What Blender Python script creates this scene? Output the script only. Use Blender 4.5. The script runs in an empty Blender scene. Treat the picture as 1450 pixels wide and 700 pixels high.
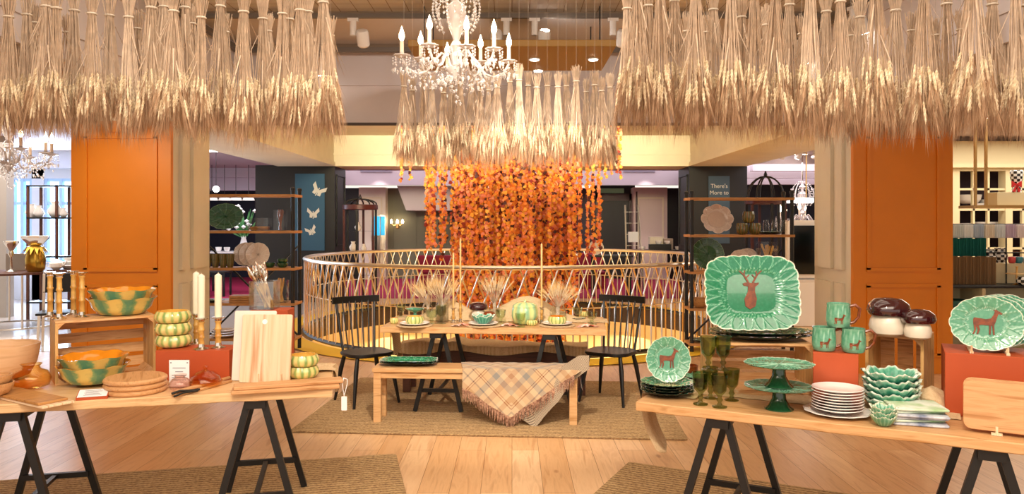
import bpy, math, random
from math import sin, cos, pi, sqrt, atan2, exp, radians as R
from mathutils import Vector, Matrix
SC = bpy.context.scene
COL = SC.collection
# ---------------------------------------------------------------- camera
CH = 1.63; F = 1080.0; CX = 725.0; HY = 315.0
cam = bpy.data.cameras.new('camera'); co = bpy.data.objects.new('camera', cam); COL.objects.link(co)
co.location = (0, 0, CH); co.rotation_euler = (pi/2, 0, 0)
cam.sensor_width = 36; cam.lens = 36*F/1450; cam.shift_y = -(350-HY)/1450; cam.clip_end = 200
SC.camera = co
# ---------------------------------------------------------------- light
SC.view_settings.view_transform = 'Standard'; SC.view_settings.look = 'None'
SC.view_settings.gamma = 1; SC.view_settings.use_curve_mapping = False
SC.view_settings.exposure = 0.28
w = bpy.data.worlds.new('world'); SC.world = w; w.use_nodes = True
w.node_tree.nodes['Background'].inputs[0].default_value = (1.0, 0.88, 0.78, 1)
w.node_tree.nodes['Background'].inputs[1].default_value = 0.95
def light(name, typ, loc, power, color=(1, .86, .70), size=1, size_y=None, rot=(0, 0, 0), spot=None, blend=.5):
    l = bpy.data.lights.new(name, typ); l.energy = power; l.color = color
    if typ == 'AREA':
        l.size = size
        if size_y: l.shape = 'RECTANGLE'; l.size_y = size_y
    elif typ in ('POINT', 'SPOT'): l.shadow_soft_size = size
    if spot: l.spot_size = R(spot); l.spot_blend = blend
    o = bpy.data.objects.new(name, l); COL.objects.link(o); o.location = loc; o.rotation_euler = rot
    return o
def aim(name, loc, tgt, power, spot, color=(1, .87, .72), size=.08, blend=.6):
    d = Vector(tgt)-Vector(loc)
    o = light(name, 'SPOT', loc, power, color, size, spot=spot, blend=blend)
    o.rotation_euler = d.to_track_quat('-Z', 'Y').to_euler(); return o
WARM = (1, .80, .58)
light('hall_ceiling_light', 'AREA', (0, 4.6, 3.55), 65, (1, .86, .70), 4.5, 3.0)
light('front_ceiling_light', 'AREA', (0, .8, 3.3), 200, (1, .86, .70), 6, 2.5, rot=(R(28), 0, 0))
aim('spot_left_table', (-.6, 1.2, 3.4), (-1.8, 4.1, .8), 200, 62)
aim('spot_right_table', (.7, 1.0, 3.4), (1.6, 3.7, .8), 190, 62)
aim('spot_centre_table', (-.15, 3.0, 3.5), (-.1, 6.7, .7), 560, 50)
aim('spot_left_column', (-4.15, 6.7, 2.7), (-4.15, 8.2, 1.7), 60, 85, (1, .84, .6), .05, .9)
aim('spot_right_column', (4.15, 6.7, 2.7), (4.15, 8.2, 1.7), 4, 85, (1, .84, .6), .05, .9)
aim('spot_centre_wheat', (.1, 2.6, 3.1), (.35, 5.9, 2.3), 120, 30)
aim('track_wash', (-.3, 7.0, 3.42), (-1.5, 8.6, 3.05), 26, 120, (1, .9, .84), .05, 1)
aim('track_wash', (.3, 7.0, 3.42), (1.5, 8.6, 3.05), 26, 120, (1, .9, .84), .05, 1)
light('cove_stand_in_light', 'AREA', (0, 9.0, 3.2), 105, (1, .86, .55), 6.0, .3, rot=(R(90), 0, 0)).data.spread = R(50)  # added behind the upper wall; stands in for hidden cove strips on the far beam
light('atrium_lower_light', 'AREA', (0, 12.2, -.55), 280, (1, .85, .50), 5.0, 5.0, rot=(0, 0, 0))
light('far_hall_light', 'AREA', (0, 19.2, 3.0), 120, (.95, .88, .95), 9, 2.4)
light('left_window_daylight', 'AREA', (-10, 15.6, 1.8), 300, (.6, .78, 1), 4, 1.8, rot=(R(-90), 0, 0))
light('atrium_fill_light', 'AREA', (0, 12.2, 3.36), 55, (1, .86, .66), 4, 4)  # added fill with no fixture, lifts the cream inner faces of the columns
light('left_far_light', 'AREA', (-8, 11.5, 3.0), 170, (1, .9, .8), 4, 4)
light('right_far_light', 'AREA', (8, 10.5, 3.0), 190, (1, .9, .75), 4, 4)
aim('spot_leaves', (-1.6, 8.9, 3.2), (0, 12.2, 1.6), 120, 60, (1, .86, .72))
light('side_left_gallery_light', 'AREA', (-5.8, 17.5, 2.9), 90, (.9, .88, 1), 2.5, 3)
light('side_right_gallery_light', 'AREA', (6.2, 16, 2.9), 80, (.95, .88, .95), 2.5, 3)

# ---------------------------------------------------------------- helpers
def P(px, py, z):
    Y = F*(CH-z)/(py-HY); return ((px-CX)/F*Y, Y, z)
def PY(px, Y, z): return ((px-CX)/F*Y, Y, z)
def ZY(py, Y): return CH-(py-HY)*Y/F
ORD = 'first second third fourth fifth sixth seventh eighth ninth tenth eleventh twelfth thirteenth fourteenth fifteenth sixteenth seventeenth eighteenth nineteenth twentieth'.split()
class MB:
    def __init__(s): s.v = []; s.f = []; s.m = []; s.c = []; s.mi = 0; s.M = None; s.uv = None
    def add(s, vs, fs, cs=None):
        b = len(s.v)
        if s.M is not None: vs = [tuple(s.M @ Vector(p)) for p in vs]
        s.v += [tuple(p) for p in vs]; s.f += [tuple(i+b for i in f) for f in fs]; s.m += [s.mi]*len(fs)
        s.c += list(cs) if cs else [0.0]*len(vs)
        return s
    def box(s, x0, x1, y0, y1, z0, z1, bv=0):
        if bv:
            return s.prism(rrect(x0, x1, y0, y1, bv), z0, z1, bv=bv*.6)
        vs = [(x, y, z) for z in (z0, z1) for y in (y0, y1) for x in (x0, x1)]
        return s.add(vs, [(0, 2, 3, 1), (4, 5, 7, 6), (0, 1, 5, 4), (2, 6, 7, 3), (0, 4, 6, 2), (1, 3, 7, 5)])
    def bar(s, a, b, wx, wy=None, up=(0, 0, 1), taper=1.0):
        a = Vector(a); b = Vector(b); d = (b-a).normalized(); u = Vector(up)
        if abs(d.dot(u)) > .98: u = Vector((0, 1, 0))
        x = d.cross(u).normalized(); y = x.cross(d).normalized(); wy = wy or wx
        vs = []
        for p, t in ((a, 1), (b, taper)):
            for sx, sy in ((-1, -1), (1, -1), (1, 1), (-1, 1)): vs.append(p+x*sx*wx/2*t+y*sy*wy/2*t)
        return s.add(vs, [(0, 3, 2, 1), (4, 5, 6, 7), (0, 1, 5, 4), (1, 2, 6, 5), (2, 3, 7, 6), (3, 0, 4, 7)])
    def tube(s, pts, r, n=8, cap=True):
        pts = [Vector(p) for p in pts]; k = len(pts)
        rs = r if isinstance(r, (list, tuple)) else [r]*k
        vs = []; prev = None
        for i, p in enumerate(pts):
            d = (pts[min(i+1, k-1)]-pts[max(i-1, 0)]).normalized()
            if prev is None:
                u = Vector((0, 0, 1)) if abs(d.z) < .9 else Vector((0, 1, 0)); x = d.cross(u).normalized()
            else: x = (prev-d*prev.dot(d)).normalized()
            prev = x; y = d.cross(x)
            for j in range(n):
                a = 2*pi*j/n; vs.append(p+(x*cos(a)+y*sin(a))*rs[i])
        fs = [(i*n+j, i*n+(j+1) % n, (i+1)*n+(j+1) % n, (i+1)*n+j) for i in range(k-1) for j in range(n)]
        if cap: fs += [tuple(range(n-1, -1, -1)), tuple((k-1)*n+j for j in range(n))]
        return s.add(vs, fs)
    def lathe(s, prof, n=32, c=(0, 0, 0), mod=None, col=None, close=True):
        vs = []; cs = []
        for i, (r, z) in enumerate(prof):
            for j in range(n):
                a = 2*pi*j/n; rr, zz = (r, z) if mod is None else mod(a, i, r, z)
                vs.append((c[0]+rr*cos(a), c[1]+rr*sin(a), c[2]+zz)); cs.append(col(a, i, r, z) if col else 0.0)
        k = len(prof)
        fs = [(i*n+j, i*n+(j+1) % n, (i+1)*n+(j+1) % n, (i+1)*n+j) for i in range(k-1) for j in range(n)]
        if close: fs += [tuple(range(n-1, -1, -1)), tuple((k-1)*n+j for j in range(n))]
        return s.add(vs, fs, cs)
    def prism(s, poly, z0, z1, bv=0):
        n = len(poly)
        if bv:
            cx = sum(p[0] for p in poly)/n; cy = sum(p[1] for p in poly)/n
            def ins(d):
                o = []
                for i in range(n):
                    a = Vector(poly[i-1]); b = Vector(poly[i]); c = Vector(poly[(i+1) % n])
                    e1 = (b-a); e2 = (c-b)
                    nn = Vector((-(e1.y+e2.y), e1.x+e2.x))
                    if nn.length > 1e-9: nn.normalize()
                    o.append((b.x+nn.x*d, b.y+nn.y*d))
                return o
            I = ins(bv)
            rings = [(I, z0), (poly, z0+bv), (poly, z1-bv), (I, z1)]
        else: rings = [(poly, z0), (poly, z1)]
        vs = [(x, y, z) for pl, z in rings for (x, y) in pl]; k = len(rings)
        fs = [(i*n+j, i*n+(j+1) % n, (i+1)*n+(j+1) % n, (i+1)*n+j) for i in range(k-1) for j in range(n)]
        fs += [tuple(range(n-1, -1, -1)), tuple((k-1)*n+j for j in range(n))]
        return s.add(vs, fs)
    def grid(s, fn, nu, nv, cf=None):
        vs = [fn(u/nu, v/nv) for v in range(nv+1) for u in range(nu+1)]
        cs = [cf(u/nu, v/nv) for v in range(nv+1) for u in range(nu+1)] if cf else None
        fs = [(v*(nu+1)+u, v*(nu+1)+u+1, (v+1)*(nu+1)+u+1, (v+1)*(nu+1)+u) for v in range(nv) for u in range(nu)]
        return s.add(vs, fs, cs)
    def octa(s, c, r, h, top=None):
        top = top or h; x, y, z = c
        vs = [(x+r, y, z), (x, y+r, z), (x-r, y, z), (x, y-r, z), (x, y, z+top), (x, y, z-h)]
        return s.add(vs, [(0, 1, 4), (1, 2, 4), (2, 3, 4), (3, 0, 4), (1, 0, 5), (2, 1, 5), (3, 2, 5), (0, 3, 5)])
    def ball(s, c, r, n=10, sc=(1, 1, 1)):
        m = n//2+1
        prof = [(max(1e-4, r*sin(pi*i/m)), -r*cos(pi*i/m)) for i in range(m+1)]
        b = len(s.v); M0 = s.M
        T = Matrix.Translation(c) @ Matrix.Diagonal((*sc, 1)); s.M = T if M0 is None else M0 @ T
        s.lathe(prof, n); s.M = M0; return s
    def build(s, name, mats, parent=None, smooth=False, loc=None, rot=None, attr=False, flat_angle=35):
        me = bpy.data.meshes.new(name); me.from_pydata(s.v, [], s.f)
        if not isinstance(mats, (list, tuple)): mats = [mats]
        for m in mats: me.materials.append(m)
        if len(mats) > 1: me.polygons.foreach_set('material_index', s.m)
        if attr:
            a = me.attributes.new('relief', 'FLOAT', 'POINT'); a.data.foreach_set('value', s.c)
        if s.uv:
            ul = me.uv_layers.new(name='UVMap')
            for lp in me.loops: ul.data[lp.index].uv = s.uv[lp.vertex_index]
        if smooth:
            me.polygons.foreach_set('use_smooth', [True]*len(me.polygons))
            try: me.set_sharp_from_angle(angle=R(flat_angle))
            except Exception: pass
        me.update()
        o = bpy.data.objects.new(name, me); COL.objects.link(o)
        if parent: o.parent = parent
        if loc: o.location = loc
        if rot: o.rotation_euler = rot
        return o
def rrect(x0, x1, y0, y1, r, n=4):
    pts = []
    for cx, cy, a0 in ((x1-r, y0+r, -90), (x1-r, y1-r, 0), (x0+r, y1-r, 90), (x0+r, y0+r, 180)):
        for i in range(n+1): a = R(a0+90*i/n); pts.append((cx+r*cos(a), cy+r*sin(a)))
    return pts
def tag(o, label, cat, group=None):
    o['label'] = label; o['category'] = cat
    if group: o['group'] = group
    return o
def stru(o): o['kind'] = 'structure'; return o
def thing(name, label, cat, loc=(0, 0, 0), rz=0, group=None, rot=None):
    o = bpy.data.objects.new(name, None); COL.objects.link(o); o.empty_display_size = .1
    o.location = loc; o.rotation_euler = rot or (0, 0, rz); return tag(o, label, cat, group)
def lab(o, text): o['label'] = text; return o
CH_OF = {}
def kids(o): return [c for c in bpy.data.objects if c.parent == o]
def dup(o, loc=None, rz=None, label=None, group=None, rot=None, scale=None, parent=None, _k=None):
    if _k is None:
        _k = CH_OF.get(o.name)
        if _k is None:
            _k = [(c, [(d, []) for d in kids(c)]) for c in kids(o)]; CH_OF[o.name] = _k
    c = o.copy(); COL.objects.link(c)
    if parent: c.parent = parent
    for ch, sub in _k: dup(ch, parent=c, _k=sub)
    if loc is not None: c.location = loc
    if rz is not None: c.rotation_euler = (0, 0, rz)
    if rot is not None: c.rotation_euler = rot
    if scale is not None: c.scale = scale if isinstance(scale, tuple) else (scale,)*3
    if label: c['label'] = label
    if group: c['group'] = group
    return c
# ---------------------------------------------------------------- materials
def srgb(h):
    if isinstance(h, str):
        h = h.lstrip('#'); h = [int(h[i:i+2], 16)/255 for i in (0, 2, 4)]
        return tuple((c/12.92 if c <= .04045 else ((c+.055)/1.055)**2.4) for c in h)
    return h
def newmat(name):
    m = bpy.data.materials.new(name); m.use_nodes = True; nt = m.node_tree
    return m, nt, nt.nodes['Principled BSDF']
def N(nt, t, **kw):
    n = nt.nodes.new(t)
    for k, v in kw.items(): setattr(n, k, v)
    return n
def ramp(nt, stops, interp='LINEAR'):
    r = N(nt, 'ShaderNodeValToRGB'); r.color_ramp.interpolation = interp
    e = r.color_ramp.elements
    while len(e) > 1: e.remove(e[0])
    e[0].position = stops[0][0]; e[0].color = (*srgb(stops[0][1]), 1)
    for p, c in stops[1:]:
        x = e.new(p); x.color = (*srgb(c), 1)
    return r
def coords(nt, scale=(1, 1, 1), kind='Object', rot=(0, 0, 0)):
    tc = N(nt, 'ShaderNodeTexCoord'); mp = N(nt, 'ShaderNodeMapping'); mp.inputs['Scale'].default_value = scale; mp.inputs['Rotation'].default_value = rot
    nt.links.new(tc.outputs[kind], mp.inputs[0]); return mp.outputs[0]
def mat(name, color, rough=.5, metal=0, noise=0, nscale=20, bump=0, bscale=200, coat=0, emit=0, ecol=None, color2=None, scale=(1, 1, 1), spec=None):
    m, nt, b = newmat(name); c = srgb(color)
    b.inputs['Base Color'].default_value = (*c, 1); b.inputs['Roughness'].default_value = rough; b.inputs['Metallic'].default_value = metal
    if spec is not None: b.inputs['Specular IOR Level'].default_value = spec
    if coat: b.inputs['Coat Weight'].default_value = coat; b.inputs['Coat Roughness'].default_value = .05
    if emit: b.inputs['Emission Color'].default_value = (*srgb(ecol or color), 1); b.inputs['Emission Strength'].default_value = emit
    if noise or color2:
        n = N(nt, 'ShaderNodeTexNoise'); n.inputs['Scale'].default_value = nscale; n.inputs['Detail'].default_value = 4
        nt.links.new(coords(nt, scale), n.inputs['Vector'])
        c2 = srgb(color2) if color2 else tuple(x*(1-noise) for x in c)
        r = ramp(nt, [(.35, c), (.65, c2)]); nt.links.new(n.outputs['Fac'], r.inputs[0]); nt.links.new(r.outputs[0], b.inputs['Base Color'])
    if bump:
        n = N(nt, 'ShaderNodeTexNoise'); n.inputs['Scale'].default_value = bscale; n.inputs['Detail'].default_value = 3
        nt.links.new(coords(nt, scale), n.inputs['Vector'])
        bm = N(nt, 'ShaderNodeBump'); bm.inputs['Strength'].default_value = bump; bm.inputs['Distance'].default_value = .01
        nt.links.new(n.outputs['Fac'], bm.inputs['Height']); nt.links.new(bm.outputs[0], b.inputs['Normal'])
    return m
def wood(name, c1, c2, c3=None, grain=(2, 30, 30), rough=.5, sc=1.0, rot=(0, 0, 0)):
    m, nt, b = newmat(name)
    v = coords(nt, tuple(g*sc for g in grain), rot=rot)
    n = N(nt, 'ShaderNodeTexNoise'); n.inputs['Scale'].default_value = 1; n.inputs['Detail'].default_value = 6; n.inputs['Distortion'].default_value = .6
    nt.links.new(v, n.inputs['Vector'])
    r = ramp(nt, [(.3, c1), (.52, c2), (.72, c3 or c1)]); nt.links.new(n.outputs['Fac'], r.inputs[0])
    nt.links.new(r.outputs[0], b.inputs['Base Color']); b.inputs['Roughness'].default_value = rough
    bm = N(nt, 'ShaderNodeBump'); bm.inputs['Strength'].default_value = .15; bm.inputs['Distance'].default_value = .004
    nt.links.new(n.outputs['Fac'], bm.inputs['Height']); nt.links.new(bm.outputs[0], b.inputs['Normal'])
    return m
def glass(name, color=(1, 1, 1), rough=.02, ior=1.45, trans=1.0, coat=0):
    m, nt, b = newmat(name)
    b.inputs['Base Color'].default_value = (*srgb(color), 1); b.inputs['Roughness'].default_value = rough
    b.inputs['Transmission Weight'].default_value = trans; b.inputs['IOR'].default_value = ior
    return m
def thin_glass(name, color, mixf=.75, rough=.05):
    m, nt, b = newmat(name); nt.nodes.remove(b); out = nt.nodes['Material Output']
    t = N(nt, 'ShaderNodeBsdfTransparent'); t.inputs[0].default_value = (*srgb(color), 1)
    g = N(nt, 'ShaderNodeBsdfGlossy'); g.inputs['Roughness'].default_value = rough
    fr0 = N(nt, 'ShaderNodeLayerWeight'); fr0.inputs[0].default_value = .5; fr = N(nt, 'ShaderNodeMath', operation='POWER'); fr.inputs[1].default_value = 3.5; nt.links.new(fr0.outputs['Facing'], fr.inputs[0])
    mr = N(nt, 'ShaderNodeMath', operation='MULTIPLY_ADD'); mr.inputs[1].default_value = .9; mr.inputs[2].default_value = 1-mixf
    nt.links.new(fr.outputs[0], mr.inputs[0])
    mx = N(nt, 'ShaderNodeMixShader'); nt.links.new(mr.outputs[0], mx.inputs[0]); nt.links.new(t.outputs[0], mx.inputs[1]); nt.links.new(g.outputs[0], mx.inputs[2])
    nt.links.new(mx.outputs[0], out.inputs[0]); return m
def ribmat(name, cols, n=10, rough=.12, wob=.12, spots=None, axis='xy', noisesc=14):
    """glaze in stripes round the pot's own axis"""
    m, nt, b = newmat(name); tc = N(nt, 'ShaderNodeTexCoord'); sp = N(nt, 'ShaderNodeSeparateXYZ'); nt.links.new(tc.outputs['Object'], sp.inputs[0])
    at = N(nt, 'ShaderNodeMath', operation='ARCTAN2'); nt.links.new(sp.outputs[1], at.inputs[0]); nt.links.new(sp.outputs[0], at.inputs[1])
    mu = N(nt, 'ShaderNodeMath', operation='MULTIPLY'); mu.inputs[1].default_value = n; nt.links.new(at.outputs[0], mu.inputs[0])
    si = N(nt, 'ShaderNodeMath', operation='COSINE'); nt.links.new(mu.outputs[0], si.inputs[0])
    ma = N(nt, 'ShaderNodeMath', operation='MULTIPLY_ADD'); ma.inputs[1].default_value = .38; nt.links.new(si.outputs[0], ma.inputs[0])
    no = N(nt, 'ShaderNodeTexNoise'); no.inputs['Scale'].default_value = noisesc; no.inputs['Detail'].default_value = 3; nt.links.new(tc.outputs['Object'], no.inputs['Vector'])
    nt.links.new(no.outputs['Fac'], ma.inputs[2])
    r = ramp(nt, cols); nt.links.new(ma.outputs[0], r.inputs[0]); nt.links.new(r.outputs[0], b.inputs['Base Color'])
    b.inputs['Roughness'].default_value = rough; b.inputs['Coat Weight'].default_value = .5
    return m
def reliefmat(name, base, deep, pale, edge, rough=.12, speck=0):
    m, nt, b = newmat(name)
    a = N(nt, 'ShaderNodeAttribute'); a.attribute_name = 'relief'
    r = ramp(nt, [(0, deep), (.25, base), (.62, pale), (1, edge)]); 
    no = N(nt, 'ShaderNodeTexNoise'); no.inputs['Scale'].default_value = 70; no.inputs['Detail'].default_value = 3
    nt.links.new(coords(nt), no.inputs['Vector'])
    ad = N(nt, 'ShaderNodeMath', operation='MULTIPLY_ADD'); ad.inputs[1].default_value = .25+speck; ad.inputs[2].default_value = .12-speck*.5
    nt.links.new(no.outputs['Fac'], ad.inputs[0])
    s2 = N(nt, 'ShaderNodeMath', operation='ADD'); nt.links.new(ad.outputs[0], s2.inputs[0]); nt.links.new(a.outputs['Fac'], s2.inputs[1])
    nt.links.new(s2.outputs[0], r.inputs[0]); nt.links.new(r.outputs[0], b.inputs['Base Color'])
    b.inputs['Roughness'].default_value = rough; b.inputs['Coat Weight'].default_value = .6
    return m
def weave(name, c1, c2, sc=60, rough=.9, strength=.5, c3=None):
    m, nt, b = newmat(name)
    v = coords(nt)
    wa = N(nt, 'ShaderNodeTexWave'); wa.inputs['Scale'].default_value = sc; wa.inputs['Distortion'].default_value = 1.5; wa.inputs['Detail'].default_value = 2; wa.bands_direction = 'X'
    wb = N(nt, 'ShaderNodeTexWave'); wb.inputs['Scale'].default_value = sc; wb.inputs['Distortion'].default_value = 1.5; wb.bands_direction = 'Y'
    no = N(nt, 'ShaderNodeTexNoise'); no.inputs['Scale'].default_value = sc*.5; no.inputs['Detail'].default_value = 4
    for x in (wa, wb, no): nt.links.new(v, x.inputs['Vector'])
    mx = N(nt, 'ShaderNodeMath', operation='MULTIPLY'); nt.links.new(wa.outputs['Fac'], mx.inputs[0]); nt.links.new(wb.outputs['Fac'], mx.inputs[1])
    ad = N(nt, 'ShaderNodeMath', operation='MULTIPLY_ADD'); ad.inputs[1].default_value = .6; nt.links.new(mx.outputs[0], ad.inputs[0])
    m2 = N(nt, 'ShaderNodeMath', operation='MULTIPLY'); m2.inputs[1].default_value = .7; nt.links.new(no.outputs['Fac'], m2.inputs[0]); nt.links.new(m2.outputs[0], ad.inputs[2])
    r = ramp(nt, [(.2, c1), (.75, c2)]); nt.links.new(ad.outputs[0], r.inputs[0]); nt.links.new(r.outputs[0], b.inputs['Base Color'])
    b.inputs['Roughness'].default_value = rough
    bm = N(nt, 'ShaderNodeBump'); bm.inputs['Strength'].default_value = strength; bm.inputs['Distance'].default_value = .004
    nt.links.new(ad.outputs[0], bm.inputs['Height']); nt.links.new(bm.outputs[0], b.inputs['Normal'])
    return m
M = {}
M['oak'] = wood('oak_top', '#c08e58', '#d2a674', '#ae7c46', (3, 40, 40), .45)
M['pale_oak'] = wood('pale_oak', '#d0a472', '#e0bc8c', '#bc8a56', (2.5, 45, 45), .45)
M['board'] = wood('board_wood', '#c08c58', '#d09e6c', '#a8743f', (4, 60, 60), .5)
M['board_pale'] = wood('board_pale', '#e6c49c', '#f0d6b4', '#d0a67a', (60, 4, 4), .5)
M['board_tall'] = wood('board_tall', '#dcb48c', '#edd0b0', '#c4946a', (26, 1.6, 26), .5)
M['crate'] = wood('crate_wood', '#c98f52', '#e0b27c', '#a8713c', (5, 50, 50), .6)
M['crate_v'] = wood('crate_wood_upright', '#c0924f', '#d6ab6c', '#a3763a', (50, 50, 5), .6)
M['dark_wood'] = wood('dark_bench_wood', '#4a2616', '#5d3320', '#331a10', (4, 50, 50), .5)
M['mid_wood'] = wood('shelf_wood', '#a8723c', '#bf8a50', '#8c5a2c', (4, 40, 40), .5)
M['black'] = mat('black_metal', '#0b0a0a', .45, .0)
M['black_wood'] = mat('black_painted_wood', '#0a0909', .35, noise=.3)
M['white'] = mat('white_glaze', '#f2eeea', .18, coat=.5)
M['cream'] = mat('cream_paint', '#e2d8c0', .6, noise=.06, nscale=3)
M['trim'] = mat('cream_trim', '#e0d2b6', .5)
M['orange'] = mat('orange_paint', '#de820c', .45, noise=.05, nscale=4)
M['riser'] = mat('terracotta_paint', '#b64c20', .55, noise=.06, nscale=8)
M['brass'] = mat('brass', '#d8b070', .28, 1)
M['chrome'] = mat('chrome', '#d8cfc4', .15, 1)
M['steel'] = mat('warm_steel', '#e2d8ca', .3, 1)
M['turned'] = wood('turned_wood', '#d8a874', '#e8c094', '#c08a58', (2.5, 2.5, 16), .5)
M['silver'] = mat('silver', '#e6dfd4', .12, 1)
M['gold'] = mat('gold_metal', '#b8923c', .25, 1)
M['navy'] = mat('dark_navy_paint', '#0e0e12', .5)
M['burlap'] = weave('burlap_cloth', '#c8a67a', '#ead2a8', 160, .95, .4)
M['paper'] = mat('white_paper', '#eef0f2', .6)
M['ink'] = mat('grey_ink', '#8a8a90', .6)





M['candle'] = mat('ivory_wax', '#f4f0d8', .45); M['candle'].node_tree.nodes['Principled BSDF'].inputs['Subsurface Weight'].default_value = .0
M['taper'] = mat('honey_wax', '#e8b878', .45)
M['bamboo'] = mat('bamboo', '#b98238', .35, color2='#e2b868', nscale=18)
M['thin'] = thin_glass('thin_jar_glass', (.975, .985, .975), .98)
M['clear'] = M['thin']
M['amber'] = thin_glass('amber_glass', (.98, .80, .50), .96)
M['pink_glass'] = thin_glass('pink_glass', (.985, .88, .84), .96)
M['olive_glass'] = thin_glass('olive_glass', (.86, .90, .80), .96)
M['dark_olive_glass'] = thin_glass('dark_olive_glass', (.62, .67, .44), .96)
M['ceil'] = mat('ceiling_paint', '#cbbfb4', .8)
# ---------------------------------------------------------------- setting: floor, carpets
RC = (0.0, 12.2); RR = 3.2
def floor_mat():
    m, nt, b = newmat('oak_planks'); tc = N(nt, 'ShaderNodeTexCoord')
    mp = N(nt, 'ShaderNodeMapping'); mp.inputs['Rotation'].default_value = (0, 0, pi/2); nt.links.new(tc.outputs['Object'], mp.inputs[0])
    br = N(nt, 'ShaderNodeTexBrick'); br.offset = .37; br.inputs['Scale'].default_value = 1; br.inputs['Brick Width'].default_value = 2.3; br.inputs['Row Height'].default_value = .19
    br.inputs['Mortar Size'].default_value = .0018; br.inputs['Mortar Smooth'].default_value = .3; br.inputs['Bias'].default_value = 0
    br.inputs['Color1'].default_value = (*srgb('#e4bf94'), 1); br.inputs['Color2'].default_value = (*srgb('#d3a675'), 1); br.inputs['Mortar'].default_value = (*srgb('#8a5c34'), 1)
    nt.links.new(mp.outputs[0], br.inputs['Vector'])
    m2 = N(nt, 'ShaderNodeMapping'); m2.inputs['Scale'].default_value = (14, 1.2, 1); nt.links.new(tc.outputs['Object'], m2.inputs[0])
    no = N(nt, 'ShaderNodeTexNoise'); no.inputs['Scale'].default_value = 1.5; no.inputs['Detail'].default_value = 6; no.inputs['Distortion'].default_value = 1.2; nt.links.new(m2.outputs[0], no.inputs['Vector'])
    r = ramp(nt, [(.3, (.7, .58, .48)), (.5, (1, 1, 1)), (.7, (.86, .78, .7))]); nt.links.new(no.outputs['Fac'], r.inputs[0])
    mx = N(nt, 'ShaderNodeMixRGB', blend_type='MULTIPLY'); mx.inputs[0].default_value = .75; nt.links.new(br.outputs['Color'], mx.inputs[1]); nt.links.new(r.outputs[0], mx.inputs[2])
    vo = N(nt, 'ShaderNodeTexVoronoi'); vo.inputs['Scale'].default_value = 1.3; m3 = N(nt, 'ShaderNodeMapping'); m3.inputs['Scale'].default_value = (2, .9, 1); nt.links.new(tc.outputs['Object'], m3.inputs[0]); nt.links.new(m3.outputs[0], vo.inputs['Vector'])
    r2 = ramp(nt, [(0.0, (.3, .17, .1)), (.035, (.6, .45, .35)), (.06, (1, 1, 1))]); nt.links.new(vo.outputs['Distance'], r2.inputs[0])
    mx2 = N(nt, 'ShaderNodeMixRGB', blend_type='MULTIPLY'); mx2.inputs[0].default_value = .8; nt.links.new(mx.outputs[0], mx2.inputs[1]); nt.links.new(r2.outputs[0], mx2.inputs[2])
    nt.links.new(mx2.outputs[0], b.inputs['Base Color']); b.inputs['Roughness'].default_value = .33
    return m
M['floor'] = floor_mat()
f = MB()
def ringfloor(f, x0, x1, y0, y1, r, z, n=96):
    cx, cy = RC; vi = []; vo = []
    for j in range(n):
        a = 2*pi*j/n; dx, dy = cos(a), sin(a); t = []
        if dx > 1e-9: t.append((x1-cx)/dx)
        if dx < -1e-9: t.append((x0-cx)/dx)
        if dy > 1e-9: t.append((y1-cy)/dy)
        if dy < -1e-9: t.append((y0-cy)/dy)
        q = min(t); vi.append((cx+r*dx, cy+r*dy, z)); vo.append((cx+q*dx, cy+q*dy, z))
    f.add(vi+vo, [(j, n+j, n+(j+1) % n, (j+1) % n) for j in range(n)])
ringfloor(f, -4.2, 4.2, 8, 16.4, RR+.06, 0, 96)
for (a, b, c, d) in ((-16, 16, -5, 8), (-16, -4.2, 8, 16.4), (4.2, 16, 8, 16.4), (-16, 16, 16.4, 26)):
    f.add([(a, c, 0), (b, c, 0), (b, d, 0), (a, d, 0)], [(0, 1, 2, 3)])
stru(f.build('floor', M['floor']))
m = MB(); m.box(-16, 16, 16.3, 22.9, .001, .008); stru(m.build('floor_carpet_far', mat('crimson_carpet', '#a01244', .9, bump=.3)))
m = MB(); m.box(-16, -3.7, 9.6, 16.3, .001, .005); stru(m.build('floor_tile_left', mat('polished_pale_tile', '#cfc8c4', .12)))
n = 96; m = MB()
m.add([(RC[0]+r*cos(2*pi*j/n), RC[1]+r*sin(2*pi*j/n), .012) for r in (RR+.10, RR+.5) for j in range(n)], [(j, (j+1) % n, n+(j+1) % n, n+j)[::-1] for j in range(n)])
stru(m.build('floor_ring_atrium', mat('mustard_floor_band', '#e0b41c', .8, bump=.3)))  # plain mustard ring on the floor just outside the balustrade
# atrium well below the floor
m = MB(); m.add([(RC[0]+(RR+.06)*cos(2*pi*j/n), RC[1]+(RR+.06)*sin(2*pi*j/n), z) for z in (-.3, 0) for j in range(n)], [(j, (j+1) % n, n+(j+1) % n, n+j)[::-1] for j in range(n)])
stru(m.build('trim_slab_edge', mat('dark_slab_edge', '#3c2c26', .5)))
m = MB()
for z0, z1, rr in ((-3.2, -.3, RR+.06),):
    m.add([(RC[0]+rr*cos(2*pi*j/n), RC[1]+rr*sin(2*pi*j/n), z) for z in (z0, z1) for j in range(n)], [(j, (j+1) % n, n+(j+1) % n, n+j)[::-1] for j in range(n)])
stru(m.build('wall_atrium_lower', mat('pale_yellow_plaster', '#efdca8', .7)))
m = MB(); m.add([(RC[0]+(RR+.06)*cos(2*pi*j/n), RC[1]+(RR+.06)*sin(2*pi*j/n), -3.2) for j in range(n)], [tuple(range(n))]); stru(m.build('floor_lower', M['floor']))
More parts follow.
